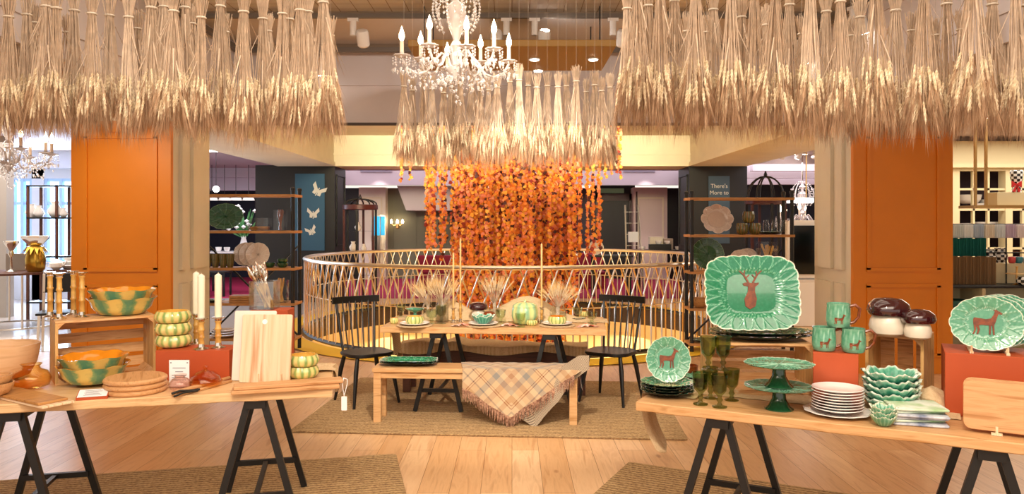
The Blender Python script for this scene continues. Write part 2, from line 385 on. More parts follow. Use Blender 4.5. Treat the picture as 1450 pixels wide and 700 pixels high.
# ---------------------------------------------------------------- front hall coffer
def tile_mat():
    m, nt, b = newmat('ceiling_tile'); br = N(nt, 'ShaderNodeTexBrick'); nt.links.new(coords(nt), br.inputs['Vector']); br.offset = 0
    br.inputs['Scale'].default_value = 1; br.inputs['Brick Width'].default_value = .16; br.inputs['Row Height'].default_value = .16; br.inputs['Mortar Size'].default_value = .004
    br.inputs['Color1'].default_value = (*srgb('#d2cac0'), 1); br.inputs['Color2'].default_value = (*srgb('#c8c0b6'), 1); br.inputs['Mortar'].default_value = (*srgb('#94806a'), 1)
    nt.links.new(br.outputs['Color'], b.inputs['Base Color']); b.inputs['Roughness'].default_value = .8; return m
CW = 3.07; CB = 8.6; CT = 3.62; CL = 2.75
m = MB(); m.box(-CW, CW, 7.15, CB, CT, CT+.1); stru(m.build('ceiling', M['ceil']))
m = MB(); m.box(-CW, CW, -3, 7.15, CT-.02, CT+.1); stru(m.build('ceiling_tiled', tile_mat()))
M['upper'] = mat('pale_rose_plaster', '#d9cfcd', .7, noise=.05, nscale=2)
m = MB(); m.box(-CW-.12, CW+.12, CB, CB+.12, CL, CT+.1); m.box(-CW, CW, CB-.03, CB, CL, CL+.05); m.box(-CW, CW, CB-.02, CB, CL+.42, CL+.43); stru(m.build('wall_upper', M['upper']))
for s, nm in ((-1, 'left'), (1, 'right')):
    x0, x1 = sorted((s*CW, s*(CW+.12)))
    m = MB(); m.box(x0, x1, -3, CB, CL, CT+.1)
    for k in range(5): m.box(*sorted((s*CW, s*(CW-.015))), .2+k*1.65, 1.6+k*1.65, CL+.18, CL+.2); m.box(*sorted((s*CW, s*(CW-.015))), .2+k*1.65, 1.6+k*1.65, CL+.62, CL+.64)
    stru(m.build('wall_upper_'+nm, M['upper']))
    x0, x1 = sorted((s*(CW+.0), s*5.5))
    m = MB(); x0, x1 = sorted((s*(CW+.12), s*5.5)); m.box(x0, x1, -3, 8.15, CL, CL+.1); stru(m.build('ceiling_side_'+nm, M['ceil']))
m = MB(); m.box(-CW, CW, 7.13, 7.17, CT-.06, CT-.02); m.box(-CW, CW, CB-.1, CB, CT-.05, CT); stru(m.build('trim_ceiling', mat('brown_trim', '#8d7963', .6)))
m = MB(); m.box(-CW-.1, CW+.1, CB-.04, CB, CL-.03, CL); stru(m.build('trim_ledge', mat('dark_line', '#4d4038', .6)))
# atrium: side beams, far beam, atrium ceiling
m = MB()
for s in (-1, 1):
    m.box(*sorted((s*3.62, s*4.76)), 8.75, 15.5, CL+.02, 3.4)
    m.box(*sorted((s*3.58, s*3.62)), 8.75, 15.5, CL+.02, CL+.1)
stru(m.build('wall_atrium_beam', M['cream']))
m = MB(); m.box(-4.76, 4.76, 15.5, 16.5, CL+.02, 3.4); m.box(-3.62, 3.62, 15.44, 15.5, CL+.02, CL+.1); m.box(-3.62, 3.62, 15.47, 15.5, 3.0, 3.03); stru(m.build('wall_atrium_far', M['cream']))
m = MB(); m.box(-4.76, 4.76, 8.7, 16.5, 3.4, 3.5); stru(m.build('ceiling_atrium', M['cream']))
# orange columns
for s, nm in ((-1, 'left'), (1, 'right')):
    r = MB(); x0, x1 = sorted((s*3.67, s*4.74)); core = MB()
    core.box(x0+.02, x1-.02, 8.26, 9.3, 0, CL+.02)
    xi = s*3.67
    for a, b_ in ((8.45, 8.62), (8.75, 9.2)):      # raised strips on the inner cream face
        for z0, z1 in ((.15, .95), (1.1, 2.6)):
            core.box(*sorted((xi-s*.02, xi+s*.02)), a, b_, z0, z1)
    stru(core.build('wall_column_'+nm, M['cream']))
    r.box(x0, x1, 8.2, 8.26, 0, 2.72)
    # framed panels
    for z0, z1 in ((1.12, 2.55), (.2, .95)):
        a, b_ = x0+.16, x1-.16
        for q in ((a-.02, a+.02, z0, z1), (b_-.02, b_+.02, z0, z1)): r.box(q[0], q[1], 8.18, 8.2, q[2], q[3])
        for zz in (z0, z1): r.box(a-.02, b_+.02, 8.18, 8.2, zz-.02, zz+.02)
    r.box(x0+.4, x1-.4, 8.17, 8.2, 2.6, 2.72)
    stru(r.build('wall_column_panel_'+nm, M['orange']))
# dark pillars under the far beam
for s, nm in ((-1, 'left'), (1, 'right')):
    x0, x1 = sorted((s*3.6, s*4.78)); m = MB(); m.box(x0, x1, 15.5, 16.5, 0, CL+.02)
    for z0, z1 in ((.2, 1.0), (1.15, 2.6)):
        for (yy0, yy1) in ((15.62, 15.65), (16.35, 16.38)): m.box(*sorted((s*3.6, s*3.575)), yy0, yy1, z0, z1)
        for zz in (z0, z1): m.box(*sorted((s*3.6, s*3.575)), 15.62, 16.38, zz-.015, zz+.015)
    stru(m.build('wall_pillar_'+nm, M['navy']))
# narrow dark wall beside left pillar
m = MB(); m.box(-5.25, -4.78, 15.6, 15.9, 0, 2.8); stru(m.build('wall_pillar_return', M['navy']))
# far walls and ceilings
M['mauve'] = mat('mauve_plaster', '#c0b2b8', .7)
m = MB(); m.box(-4.76, 4.76, 20.2, 20.4, 2.62, 3.4); stru(m.build('wall_bulkhead_far', M['mauve']))
m = MB(); m.box(-4.9, 4.9, 16.5, 22.5, 3.25, 3.35); stru(m.build('ceiling_far', M['mauve']))
for s, nm in ((-1, 'left'), (1, 'right')):
    m = MB(); m.box(*sorted((s*4.78, s*16)), 8.0, 24, 3.1, 3.2); stru(m.build('ceiling_far_'+nm, M['mauve']))
    m = MB(); m.box(*sorted((s*5.4, s*16)), -3, 8.0, 2.95, 3.05); stru(m.build('ceiling_edge_'+nm, M['ceil']))
fw = 22.0
def farwall(nm, px0, px1, z0, z1, mt, y=fw, th=.15):
    x0 = (px0-CX)/F*y; x1 = (px1-CX)/F*y; m = MB(); m.box(x0, x1, y, y+th, z0, z1); return stru(m.build(nm, mt))
M['olivewall'] = mat('grey_green_paint', '#6e6e58', .6)
M['door_dark'] = mat('dark_doorway', '#120c0e', .5)
farwall('wall_far_black', 485, 508, 0, 2.62, M['door_dark'])
farwall('wall_far_pilaster', 508, 546, 0, 2.62, mat('warm_white_panel', '#e2d8c6', .6), 21.6, .5)
farwall('wall_far_green', 546, 640, 0, 2.62, M['olivewall'])
farwall('wall_far_middle', 640, 845, 0, 2.62, mat('dusky_wall', '#3a3340', .6))
farwall('wall_far_right_panel', 897, 945, 0, 2.62, mat('blush_panel', '#cdb9b0', .6), 21.6, .5)
farwall('wall_far_right_black', 945, 985, 0, 2.62, M['door_dark'])
y = fw
def fx(px, y=fw): return (px-CX)/F*y
m = MB()
for a, b_ in ((843, 848), (890, 897)): m.box(fx(a), fx(b_), y-.1, y, 0, 2.45)
m.box(fx(843), fx(897), y-.1, y, 2.25, 2.45); m.box(fx(897), fx(899), y-.45, y-.4, 0, 2.5); fr = m.build('door_1', mat('mahogany', '#3a1014', .4)); stru(fr)
m = MB(); m.box(fx(848), fx(890), y-.02, y+.1, 0, 2.25); m.build('door_leaf', M['door_dark'], fr)
m = MB(); m.box(fx(840), fx(900), y+.1, y+.2, 0, 2.7); stru(m.build('wall_far_door', M['door_dark']))
m = MB(); m.box(fx(846), fx(882), y-.2, y-.1, 2.47, 2.6); o = m.build('door_sign', mat('sign_green', '#5c6a4c', .5, emit=.25)); tag(o, 'small greenish lightbox above the dark doorway in the far wall', 'sign')
# mouldings on panels
m = MB(); Yp = 21.58
for a, b_, z0, z1 in ((903, 940, .3, 2.3), (512, 541, .3, 2.3)):
    m.box(fx(a, Yp), fx(a+2, Yp), Yp, Yp+.02, z0, z1); m.box(fx(b_-2, Yp), fx(b_, Yp), Yp, Yp+.02, z0, z1); m.box(fx(a, Yp), fx(b_, Yp), Yp, Yp+.02, z1, z1+.04)
stru(m.build('trim_far', M['trim']))
m = MB()
for a, b_ in ((556, 590), (600, 634)):
    for (u, v) in ((a, a+1.5), (b_-1.5, b_)): m.box(fx(u), fx(v), y-.03, y, .2, 1.9)
    m.box(fx(a), fx(b_), y-.03, y, 1.88, 1.92)
m.box(fx(546), fx(549), y-.2, y, 0, 2.62)
stru(m.build('trim_far_green', M['olivewall']))
# sloping plaster underside (stair) in the far corner
m = MB(); yy = 20.6
m.add([(fx(562, yy), yy, 2.62), (fx(640, yy), yy, 2.62), (fx(640, yy), yy, 1.95), (fx(575, yy), yy, 1.95),
       (fx(562, yy), yy+1.2, 2.62), (fx(640, yy), yy+1.2, 2.62), (fx(640, yy), yy+1.2, 1.95), (fx(575, yy), yy+1.2, 1.95)],
      [(0, 3, 2, 1), (4, 5, 6, 7), (0, 4, 7, 3), (3, 7, 6, 2)]); stru(m.build('wall_stair_soffit', mat('stair_plaster', '#b3a79e', .7)))
# side galleries
farwall('wall_far_left_gallery', 150, 485, 0, 3.1, mat('deep_navy', '#141a30', .6), 22.5)
farwall('wall_far_right_gallery', 985, 1500, 0, 3.1, mat('slate_blue', '#2b323c', .6), 19.0)
m = MB(); m.box(fx(150, 21), fx(372, 21), 20.8, 21.0, 2.5, 3.1); m.box(fx(150, 21), fx(372, 21), 20.6, 20.8, 2.85, 3.1); stru(m.build('trim_bulkhead_left', mat('white_plaster', '#d8d4dc', .7)))
m = MB(); m.box(fx(1058, 17.5), fx(1500, 17.5), 17.5, 17.7, 2.5, 3.1); m.box(fx(1058, 17), fx(1500, 17), 16.6, 16.8, 2.75, 3.1); m.box(fx(1058, 17), fx(1500, 17), 17.0, 17.15, 2.62, 3.1); stru(m.build('trim_bulkhead_right', M['mauve']))
# left windows wall
WY = 16.0
m = MB()
xs = [(-16, fx(15, WY)), (fx(45, WY), fx(62, WY)), (fx(108, WY), fx(180, WY))]
for a, b_ in xs: m.box(a, b_, WY, WY+.25, 0, 3.1)
m.box(-16, fx(180, WY), WY, WY+.25, 2.55, 3.1); m.box(-16, fx(180, WY), WY, WY+.25, 0, .75)
m.box(-16, fx(180, WY), WY-.3, WY, 2.75, 3.1)
stru(m.build('wall_left', mat('cool_white_wall', '#cfd0dc', .6)))
day = mat('daylight_pane', '#bfe4ff', .3, emit=2.2, ecol='#c4e6ff')
for i, (a, b_) in enumerate(((15, 45), (62, 108))):
    m = MB(); X0, X1 = fx(a, WY), fx(b_, WY)
    for u in (X0, X1-.06, (X0+X1)/2-.03): m.box(u, u+.06, WY+.02, WY+.12, .75, 2.55)
    for z in (.75, 2.0, 2.49): m.box(X0, X1, WY+.03, WY+.11, z, z+.06)
    o = stru(m.build('window_%d' % (i+1), mat('blue_white_frame', '#a8c8ee', .4)))
    m = MB(); m.box(X0, X1, WY+.14, WY+.16, .75, 2.55); m.build('window_pane', day, o)
m = MB(); m.box(-12.6, -12.4, -3, 24, 0, 3.1); stru(m.build('wall_side_left', M['cream']))
m = MB(); m.box(12.4, 12.6, -3, 24, 0, 3.1); stru(m.build('wall_side_right', M['cream']))
m = MB(); m.box(fx(0, 13)-2, fx(9, 13), 13, 13.2, 0, 3.1); stru(m.build('wall_left_return', mat('grey_panel', '#a49c94', .6)))
# right: cream panelled wall with glazed opening
RY = 13.0
M['cabinet_cream'] = mat('cabinet_cream', '#d6c9a2', .55)
m = MB()
def rb(px0, px1, py0, py1, y0=RY, y1=RY+.2): m.box(fx(px0, RY), fx(px1, RY), y0, y1, ZY(py1, RY), ZY(py0, RY))
rb(1290, 1359, 200, 450); rb(1424, 1434, 200, 450); rb(1359, 1424, 200, 242); rb(1434, 1475, 200, 242); rb(1475, 1700, 200, 450); rb(1359, 1475, 400, 450)
for px in (1380, 1401, 1450): rb(px-1.5, px+1.5, 242, 400, RY+.02, RY+.08)
for py in (268, 297, 325, 352): rb(1359, 1475, py-1.5, py+1.5, RY+.02, RY+.08)
m.box(fx(1290, RY), fx(1700, RY), RY-.12, RY, ZY(238, RY), ZY(233, RY))
stru(m.build('wall_right', M['cabinet_cream']))
m = MB(); m.box(fx(1290, RY), fx(1700, RY), RY+.8, RY+.9, 0, 3.1); stru(m.build('wall_right_back', mat('dark_red_brown', '#38202a', .6)))
# recessed lights & tracks ------------------------------------------------
glow = mat('lamp_glow', '#fff4e4', .5, emit=14)
def downlight(loc, r, lb):
    t = thing('downlight', lb, 'ceiling light', loc)
    m = MB(); m.lathe([(r, 0), (r*1.25, 0), (r*1.25, -.012), (r, -.012)], 20); m.build('rim', M['white'], t)
    m = MB(); m.lathe([(r*.9, -.0125), (r*.9, -.018)], 20); m.build('lamp', glow, t); return t
# ochre ceiling raft with four bright lamps
t = thing('ceiling_raft', 'ochre ceiling panel hanging low in front of the upper wall, set with small bright lamps', 'ceiling panel', (0, 7.35, 3.2))
m = MB(); m.box(-.93, .93, -.55, .55, 0, .06, .01); m.build('panel', mat('ochre_panel', '#a07a3c', .6), t)
for x in (-.8, .8):
    for yq in (-.4, .4): m = MB(); m.tube([(x, yq, .05), (x, yq, .42)], .006, 6); m.build('hanger', M['black'], t)
for i, (px, py, w_) in enumerate(((697, 83, 'behind the chandelier'), (757, 83, 'second from the left'), (840, 83, 'nearest its right end'), (762, 99, 'alone in its rear row'))):
    Y = F*(3.2-CH)/(HY-py); downlight((fx(px, Y), Y, 3.2), .045, 'small bright round lamp in the ochre ceiling panel, '+w_)
def tracklight(loc, rz, lb, tilt=35, on=False, sc=1.0, body='white'):
    t = thing('track_spotlight', lb, 'spotlight', loc, rz)
    m = MB(); m.box(-.05, .05, -.02, .02, -.03, 0); m.tube([(0, 0, -.03), (0, 0, -.16)], .03, 12); m.build('bracket', M[body], t)
    m = MB(); m.lathe([(.05*sc, -.08), (.058*sc, -.07), (.058*sc, .05), (.05*sc, .07), (.02, .075)], 20); c = m.build('lamp_head', M[body], t, True, loc=(.09, 0, -.18), rot=(R(tilt), 0, 0))
    m = MB(); m.lathe([(.046*sc, -.078), (.046*sc, -.086)], 16); m.build('lens', glow if on else M['steel'], c); return t
m = MB(); m.box(-2.9, 2.9, 7.04, 7.08, CT-.1, CT-.06); 
tr = m.build('light_track', mat('track_grey', '#6f665d', .5)); tag(tr, 'long grey lighting track crossing the front ceiling above the chandelier', 'lighting track')
for i, (px, d) in enumerate(((500, 'at the left of the chandelier'), (717, 'just right of the chandelier'), (757, 'second right of the chandelier'), (868, 'farthest right, near the wheat'))):
    tracklight(PY(px, 7.06, CT-.1), [0, pi, 0, 0][i], 'white cylinder spotlight on the front track, '+d)
m = MB(); m.box(-CW+.02, CW-.02, CB-.25, CB-.2, CT-.12, CT-.07); m.box(CW-.1, CW-.05, 5, CB-.2, CT-.12, CT-.07); m.box(-CW+.05, -CW+.1, 5, CB-.2, CT-.12, CT-.07)
tr = m.build('light_track', mat('track_grey_b', '#6f665d', .5)); tag(tr, 'grey lighting track running round the top of the recessed ceiling', 'lighting track')
tracklight((CW-.14, F*0+7.85, CT-.12), -1.2, 'lit spotlight on the corner track behind the right wheat, lower', 20, True)
tracklight((CW-.12, 6.6, CT-.12), -1.2, 'lit spotlight on the side track behind the right wheat, higher', 20, True)
tracklight((-CW+.9, CB-.25, CT-.12), 0, 'round spotlight left of the chandelier, lit', 10, True)
# ---------------------------------------------------------------- balustrade round the atrium
t = thing('balustrade', 'curved brass balustrade of crossing bars around the open stairwell behind the dining table', 'balustrade', (RC[0], RC[1], 0))
m = MB(); n = 120
def ringtube(m, r, z, rad, n=120, k=10):
    vs = []
    for i in range(n):
        a = 2*pi*i/n
        for j in range(k): b_ = 2*pi*j/k; vs.append(((r+rad*cos(b_))*cos(a), (r+rad*cos(b_))*sin(a), z+rad*sin(b_)))
    m.add(vs, [(i*k+j, ((i+1) % n)*k+j, ((i+1) % n)*k+(j+1) % k, i*k+(j+1) % k) for i in range(n) for j in range(k)])
ringtube(m, RR, 1.09, .028); m.build('handrail', M['steel'], t, True)
m = MB(); ringtube(m, RR, .03, .03, 120, 4); m.build('base_rail', M['black'], t)
NB = 220
def bal(m, i):
    a = 2*pi*i/NB; sg = 1 if i % 2 else -1; da = 2*pi/NB
    p = lambda a, z, rr=RR: (rr*cos(a), rr*sin(a), z)
    q = RR+.008*sg
    m.tube([p(a, .03, q), p(a, .60, q), p(a+sg*da*1.0, .83, q), p(a, 1.07, q)] if False else [p(a, .03, q), p(a, .58, q), p(a+sg*da*2.0, 1.075, q)], .0095, 6)
order = sorted(range(NB), key=lambda i: sin(2*pi*i/NB))
for i in order[:100]:
    m = MB(); bal(m, i); m.build('baluster', M['steel'] if i % 2 else M['brass'], t, True)
m = MB()
for i in order[100:]: bal(m, i)
o = m.build('baluster_far', M['steel'], t, True); o['kind'] = 'stuff'
m = MB(); ringtube(m, RR, .60, .008, 120, 4); m.build('middle_rail', M['steel'], t)

# ---------------------------------------------------------------- rugs
def rug_mat():
    m, nt, b = newmat('sisal_rug'); v = coords(nt)
    w1 = N(nt, 'ShaderNodeTexWave'); w1.bands_direction = 'Y'; w1.inputs['Scale'].default_value = 8; w1.inputs['Distortion'].default_value = 3; w1.inputs['Detail'].default_value = 3; w1.inputs['Detail Scale'].default_value = 6
    n1 = N(nt, 'ShaderNodeTexNoise'); n1.inputs['Scale'].default_value = 60; n1.inputs['Detail'].default_value = 4
    nt.links.new(v, w1.inputs['Vector']); nt.links.new(v, n1.inputs['Vector'])
    a = N(nt, 'ShaderNodeMath', operation='MULTIPLY_ADD'); a.inputs[1].default_value = .4; nt.links.new(w1.outputs['Fac'], a.inputs[0]); 
    a2 = N(nt, 'ShaderNodeMath', operation='MULTIPLY'); a2.inputs[1].default_value = .9; nt.links.new(n1.outputs['Fac'], a2.inputs[0]); nt.links.new(a2.outputs[0], a.inputs[2])
    r = ramp(nt, [(.35, '#76593a'), (.65, '#a8885c'), (.9, '#c2a374')]); nt.links.new(a.outputs[0], r.inputs[0]); nt.links.new(r.outputs[0], b.inputs['Base Color']); b.inputs['Roughness'].default_value = .95
    bm = N(nt, 'ShaderNodeBump'); bm.inputs['Strength'].default_value = .7; bm.inputs['Distance'].default_value = .01; nt.links.new(a.outputs[0], bm.inputs['Height']); nt.links.new(bm.outputs[0], b.inputs['Normal'])
    return m
RM = rug_mat()
def rug(corner, rz, L, D, lb):
    m = MB(); m.prism(rrect(0, L, 0, D, .03), .001, .014, bv=.004)
    o = m.build('rug', RM, loc=corner, rot=(0, 0, rz)); tag(o, lb, 'rug', 'woven sisal rugs')
rug((-1.73, 5.9, 0), -.072, 3.05, 2.05, 'woven brown rug under the laid dining table')
AL = atan2(.35, 1.52); AR = atan2(-.71, 1.42)
rug((-.81-cos(AL)*3.2+sin(AL)*2.0, 5.33-sin(AL)*3.2-cos(AL)*2.0, 0), AL, 3.2, 2.0, 'woven brown rug on the floor in the lower left corner')
rug((.787+sin(AR)*1.6, 5.15-cos(AR)*1.6, 0), AR, 3.0, 1.6, 'woven brown rug on the floor under the right display table')

# ---------------------------------------------------------------- trestle tables
def trestle(parent, x, D, h, sp, tilt=0, y0=.06):
    tr = bpy.data.objects.new('trestle', None); COL.objects.link(tr); tr.parent = parent; tr.location = (x, 0, 0)
    for y in (y0, D-.12):
        for s in (-1, 1):
            m = MB(); m.bar((s*.035, y, h), (s*sp, y-.03 if y < .2 else y+.03, .0165), .034, .034, (0, 1, 0)); m.build('leg', M['black'], tr)
        m = MB(); zc = h*.27; xx = .035+(sp-.035)*(1-zc/h); m.bar((-xx, y, zc), (xx, y, zc), .026, .03); m.build('crossbar', M['black'], tr)
    m = MB(); m.box(-.05, .05, .02, D-.05, h-.045, h); m.build('ridge', M['black'], tr)
    m = MB(); m.bar((0, y0, h*.27), (0, D-.12, h*.27), .026, .02); m.build('stretcher', M['black'], tr)
    return tr
def table(label, loc, rz, L, D, xs, sp=.24, seed=0, topm='oak', th=.045, h=.75):
    t = thing('trestle_table', label, 'table', loc, rz)
    rnd = random.Random(seed); m = MB()
    # live edge-ish slab made of a front and back edge that wander a little
    k = 24; fr = [(L*i/k, rnd.uniform(-.006, .006)) for i in range(k+1)]; bk = [(L*i/k, D+rnd.uniform(-.006, .006)) for i in range(k, -1, -1)]
    m.prism(fr+bk, h-th, h, bv=.004); m.build('table_top', M[topm], t)
    for x in xs: trestle(t, x, D, h-th, sp, y0=.16 if D > .8 else .06)
    return t
LT = (-.95-1.92*cos(AL), 4.03-1.92*sin(AL), 0)
table('long oak trestle table on the left, crowded with wooden boards and yellow-green bowls', LT, AL, 1.92, .78, (.39, 1.53), .22, 1, 'pale_oak')
RT = (.606, 3.74, 0)
table('long oak trestle table on the right, set with green plates and goblets', RT, AR, 1.95, .78, (.39, 1.49), .23, 2)
AC = atan2(-.17, 1.88)
CTB = (-1.11, 6.42, 0)
table('dining table laid for a meal behind the bench', CTB, AC, 1.89, .85, (.47, 1.42), .20, 3, 'oak', .05)
def onL(x, y, z=.75): return (LT[0]+x*cos(AL)-y*sin(AL), LT[1]+x*sin(AL)+y*cos(AL), z)
def onR(x, y, z=.75): return (RT[0]+x*cos(AR)-y*sin(AR), RT[1]+x*sin(AR)+y*cos(AR), z)
def onC(x, y, z=.75): return (CTB[0]+x*cos(AC)-y*sin(AC), CTB[1]+x*sin(AC)+y*cos(AC), z)
# benches
def bench(label, loc, rz, L, D, h, wm, leg=.06, apron=.05):
    t = thing('bench', label, 'bench', loc, rz)
    m = MB(); m.box(0, L, 0, D, h-.035, h, .006); m.build('seat', wm, t)
    for x in (0.01, L-leg-.01):
        for y in (.01, D-leg-.01): m = MB(); m.box(x, x+leg, y, y+leg*.7, 0.001, h-.035); m.build('leg', wm, t)
    m = MB()
    for y in (.02, D-.04): m.box(leg, L-leg, y, y+.02, h-.035-apron, h-.035)
    m.build('apron', wm, t); return t
bench('light oak bench in front of the dining table, plaid throw on it', (-1.13, 6.15, .014), -.055, 1.66, .27, .44, M['oak'])
bench('dark brown wooden bench behind the dining table', (-1.05, 7.25, .014), AC, 1.75, .32, .436, M['dark_wood'], .07, .12)
# cloth lying on rear bench
m = MB()
def fn(u, v):
    x = -.02+1.78*u; y = -.014+.34*v
    return (x, y, .455+.01*sin(u*9+v*4)+.006*sin(u*31)+.03*exp(-((u-.12)/.06)**2)+.03*exp(-((u-.3)/.05)**2))
m.grid(fn, 60, 8); m.grid(lambda u, v: (-.02+1.78*u, -.014-.006*sin(u*20), .455-.14*v*(.35+.3*sin(u*7+1)**2) if v > 0 else fn(u, 0)[2]), 60, 4)
m.grid(lambda u, v: (-.02-.06*u, .02+.28*v, fn(0, v)[2]-.0-.25*u), 4, 8)
o = m.build('bench_cloth', M['burlap'], smooth=True, loc=(-1.05, 7.25, .014), rot=(0, 0, AC)); tag(o, 'rumpled brown burlap cloth lying along the dark rear bench', 'cloth')
sm = o.modifiers.new('s', 'SOLIDIFY'); sm.thickness = .004
# ---------------------------------------------------------------- spindle chairs
def chair(label, loc, rz):
    t = thing('spindle_chair', label, 'chair', loc, rz, 'black spindle-back chairs')
    bw = M['black_wood']
    m = MB(); out = []
    for i in range(28):
        a = 2*pi*i/28; c, s_ = cos(a), sin(a); out.append((.215*math.copysign(abs(c)**.6, c)*(1.0-.06*(s_ > .5)), .205*math.copysign(abs(s_)**.6, s_)))
    m.prism(out, .425, .455, bv=.007); m.build('seat', bw, t, True)
    for sx in (-1, 1):
        for sy in (-1, 1):
            m = MB(); m.tube([(sx*.15, sy*.14, .43), (sx*.175, sy*.165, .3), (sx*.215, sy*.215, .001)], [.017, .021, .012], 10); m.build('leg', bw, t, True)
    for k in range(7):
        u = (k-3)/3; ed = abs(k-3) == 3
        m = MB(); m.tube([(u*.155, .175, .45), (u*.19, .255, .885)], .012 if ed else .007, 8); m.build('spindle', bw, t, True)
    m = MB(); N_ = 12; top = []
    m.grid(lambda u, v: ((u-.5)*.47, .262-.02*(1-(2*u-1)**2)*0+.006*0, 0), 1, 1) if False else None
    pl = [((i/N_-.5)*.46, .25+.03*(2*i/N_-1)**2*-1+.02) for i in range(N_+1)]
    poly = [(x, y-.011) for x, y in pl]+[(x, y+.011) for x, y in reversed(pl)]
    m.prism(poly, .868, .93, bv=.004); m.build('crest_rail', bw, t, True)
    return t
chair('black spindle-back chair at the left end of the dining table', (-1.31, 6.88, .0145), R(35))
chair('black spindle-back chair at the right end of the dining table', (.9, 6.93, .0145), R(-32))
# ---------------------------------------------------------------- wheat sheaves
M['stem'] = mat('straw_stem', '#dcc4aa', .7, noise=.25, nscale=30)
M['ear'] = mat('wheat_ear', '#ecdcbc', .7, color2='#d6be98', nscale=25)
M['awn'] = mat('wheat_awn', '#9c785a', .75, color2='#c09c7a', nscale=12)
M['twine'] = mat('pale_twine', '#e6dccb', .8)
M['thread'] = mat('hanging_thread', '#9c8e80', .6)
def ear(m, p, d, L, r, rnd):
    d = Vector(d).normalized(); u = d.cross(Vector((0, 1, .1))).normalized(); w_ = d.cross(u)
    rs = [.25, .9, .65, 1.05, .7, 1.0, .65, .85, .5, .12]; k = len(rs); vs = []
    for i, q in enumerate(rs):
        c = Vector(p)+d*L*i/(k-1)
        for j in range(5): a = 2*pi*j/5+i*.6; vs.append(c+(u*cos(a)+w_*sin(a))*r*q)
    m.add(vs, [(i*5+j, i*5+(j+1) % 5, (i+1)*5+(j+1) % 5, (i+1)*5+j) for i in range(k-1) for j in range(5)])
def awns(m, p, d, L, na, la, rnd, wd=.0011, spr=.35):
    d = Vector(d).normalized(); u = d.cross(Vector((0, 1, .1))).normalized(); w_ = d.cross(u)
    for q in range(na):
        s0 = Vector(p)+d*L*rnd.uniform(.1, 1); a = rnd.uniform(0, 2*pi); o = (u*cos(a)+w_*sin(a))
        e = s0+(d+o*rnd.uniform(.05, spr)).normalized()*la*rnd.uniform(.7, 1.1)
        sd = d.cross(o)*wd
        m.add([s0-sd, s0+sd, e], [(0, 1, 2)])
def sheaf_proto(seed, n=46, fan=1.0):
    rnd = random.Random(seed); t = thing('wheat_sheaf', 'x', 'wheat sheaf')
    st, er, aw = MB(), MB(), MB()
    for i in range(n):
        a = rnd.uniform(0, 2*pi); q = sqrt(rnd.uniform(0, 1)); zt = rnd.uniform(-.03, .02)
        ca, sa = cos(a), sin(a)
        top = (ca*q*.04+rnd.uniform(-.01, .01), sa*q*.04, zt); tie = (ca*q*.02, sa*q*.02, -.11)
        ez = -.47-rnd.uniform(-.05, .13); er_ = q*.056*fan+rnd.uniform(-.006, .008)
        a2 = a+rnd.uniform(-.5, .5)
        eb = (cos(a2)*er_, sin(a2)*er_, ez); mid = tuple((tie[k]+eb[k])/2+(rnd.uniform(-.006, .006) if k < 2 else 0) for k in range(3))
        st.tube([top, tie, mid, eb], [.0021, .0020, .0019, .0016], 3, False)
        d = (cos(a2)*q*.15*fan+rnd.uniform(-.1, .1), sin(a2)*q*.15*fan+rnd.uniform(-.1, .1), -1); L = rnd.uniform(.08, .12)
        ear(er, eb, d, L, rnd.uniform(.0062, .0085), rnd); awns(aw, eb, d, L, 20, .15, rnd, .0013, .25)
    for i in range(6):   # loose leaves
        a = rnd.uniform(0, 2*pi); z0 = rnd.uniform(-.4, -.15); p0 = Vector((cos(a)*.03, sin(a)*.03, z0)); d = Vector((cos(a)*.5, sin(a)*.5, -1)).normalized()
        sd = Vector((-sin(a), cos(a), 0))*.003; st.add([p0-sd, p0+sd, p0+d*.1+sd, p0+d*.2, p0+d*.1-sd], [(0, 1, 2, 3, 4)])
    st.build('stems', M['stem'], t); er.build('ears', M['ear'], t); aw.build('awns', M['awn'], t)
    m = MB(); m.tube([(.024*cos(2*pi*j/12), .024*sin(2*pi*j/12), -.11) for j in range(13)], .0045, 5); m.build('twine', M['twine'], t)
    m = MB(); m.tube([(0, 0, -.11), (0, 0, 1)], .0011, 3); m.build('hanging_thread', M['thread'], t)
    return t, kids(t)
SP = [sheaf_proto(s, 46, f_) for s, f_ in ((1, 1.0), (2, 1.25), (3, .85), (4, 1.1), (5, .95))]
used = set()
def sheaf(i, px, pyb, Y, sc, label, group, rz):
    pr, ks = SP[i % len(SP)]
    if pr.name in used:
        o = pr.copy(); COL.objects.link(o)
        cs = []
        for k in ks: c = k.copy(); COL.objects.link(c); c.parent = o; cs.append(c)
    else: used.add(pr.name); o = pr; cs = ks
    zb = ZY(pyb, Y); zt = zb+.78*sc
    o.location = ((px-CX)/F*Y, Y, zt); o.rotation_euler = (0, 0, rz); o.scale = (sc, sc, sc); o['label'] = label; o['group'] = group
    for c in cs:
        if c.name.startswith('hanging_thread'): c.scale = (1, 1, max(.02, (CT-.02-zt)/sc))
rnd = random.Random(77)
def row(pxs, pyb, Y, sc, desc, group, jit=5, seed=0, n0=0, widen=(1, 1)):
    for k, px in enumerate(pxs):
        y_ = pyb(px) if callable(pyb) else pyb
        Yk = Y(px) if callable(Y) else Y
        sheaf(k+n0+seed, px, y_+rnd.uniform(-jit, jit), Yk+rnd.uniform(-.06, .06), sc*rnd.uniform(.94, 1.06), desc % ORD[k], group, rnd.uniform(0, 6))
G1 = 'wheat sheaves hanging over the left table'; G2 = 'wheat sheaves hanging over the right table'; G3 = 'wheat sheaves hanging over the dining table'
row([12, 66, 80, 130, 182, 214, 246, 285, 345, 400, 425, 458], 203, 4.05, 1.05, 'wheat sheaf hanging head-down over the left table, %s from the left in the front row', G1, 6, 0)
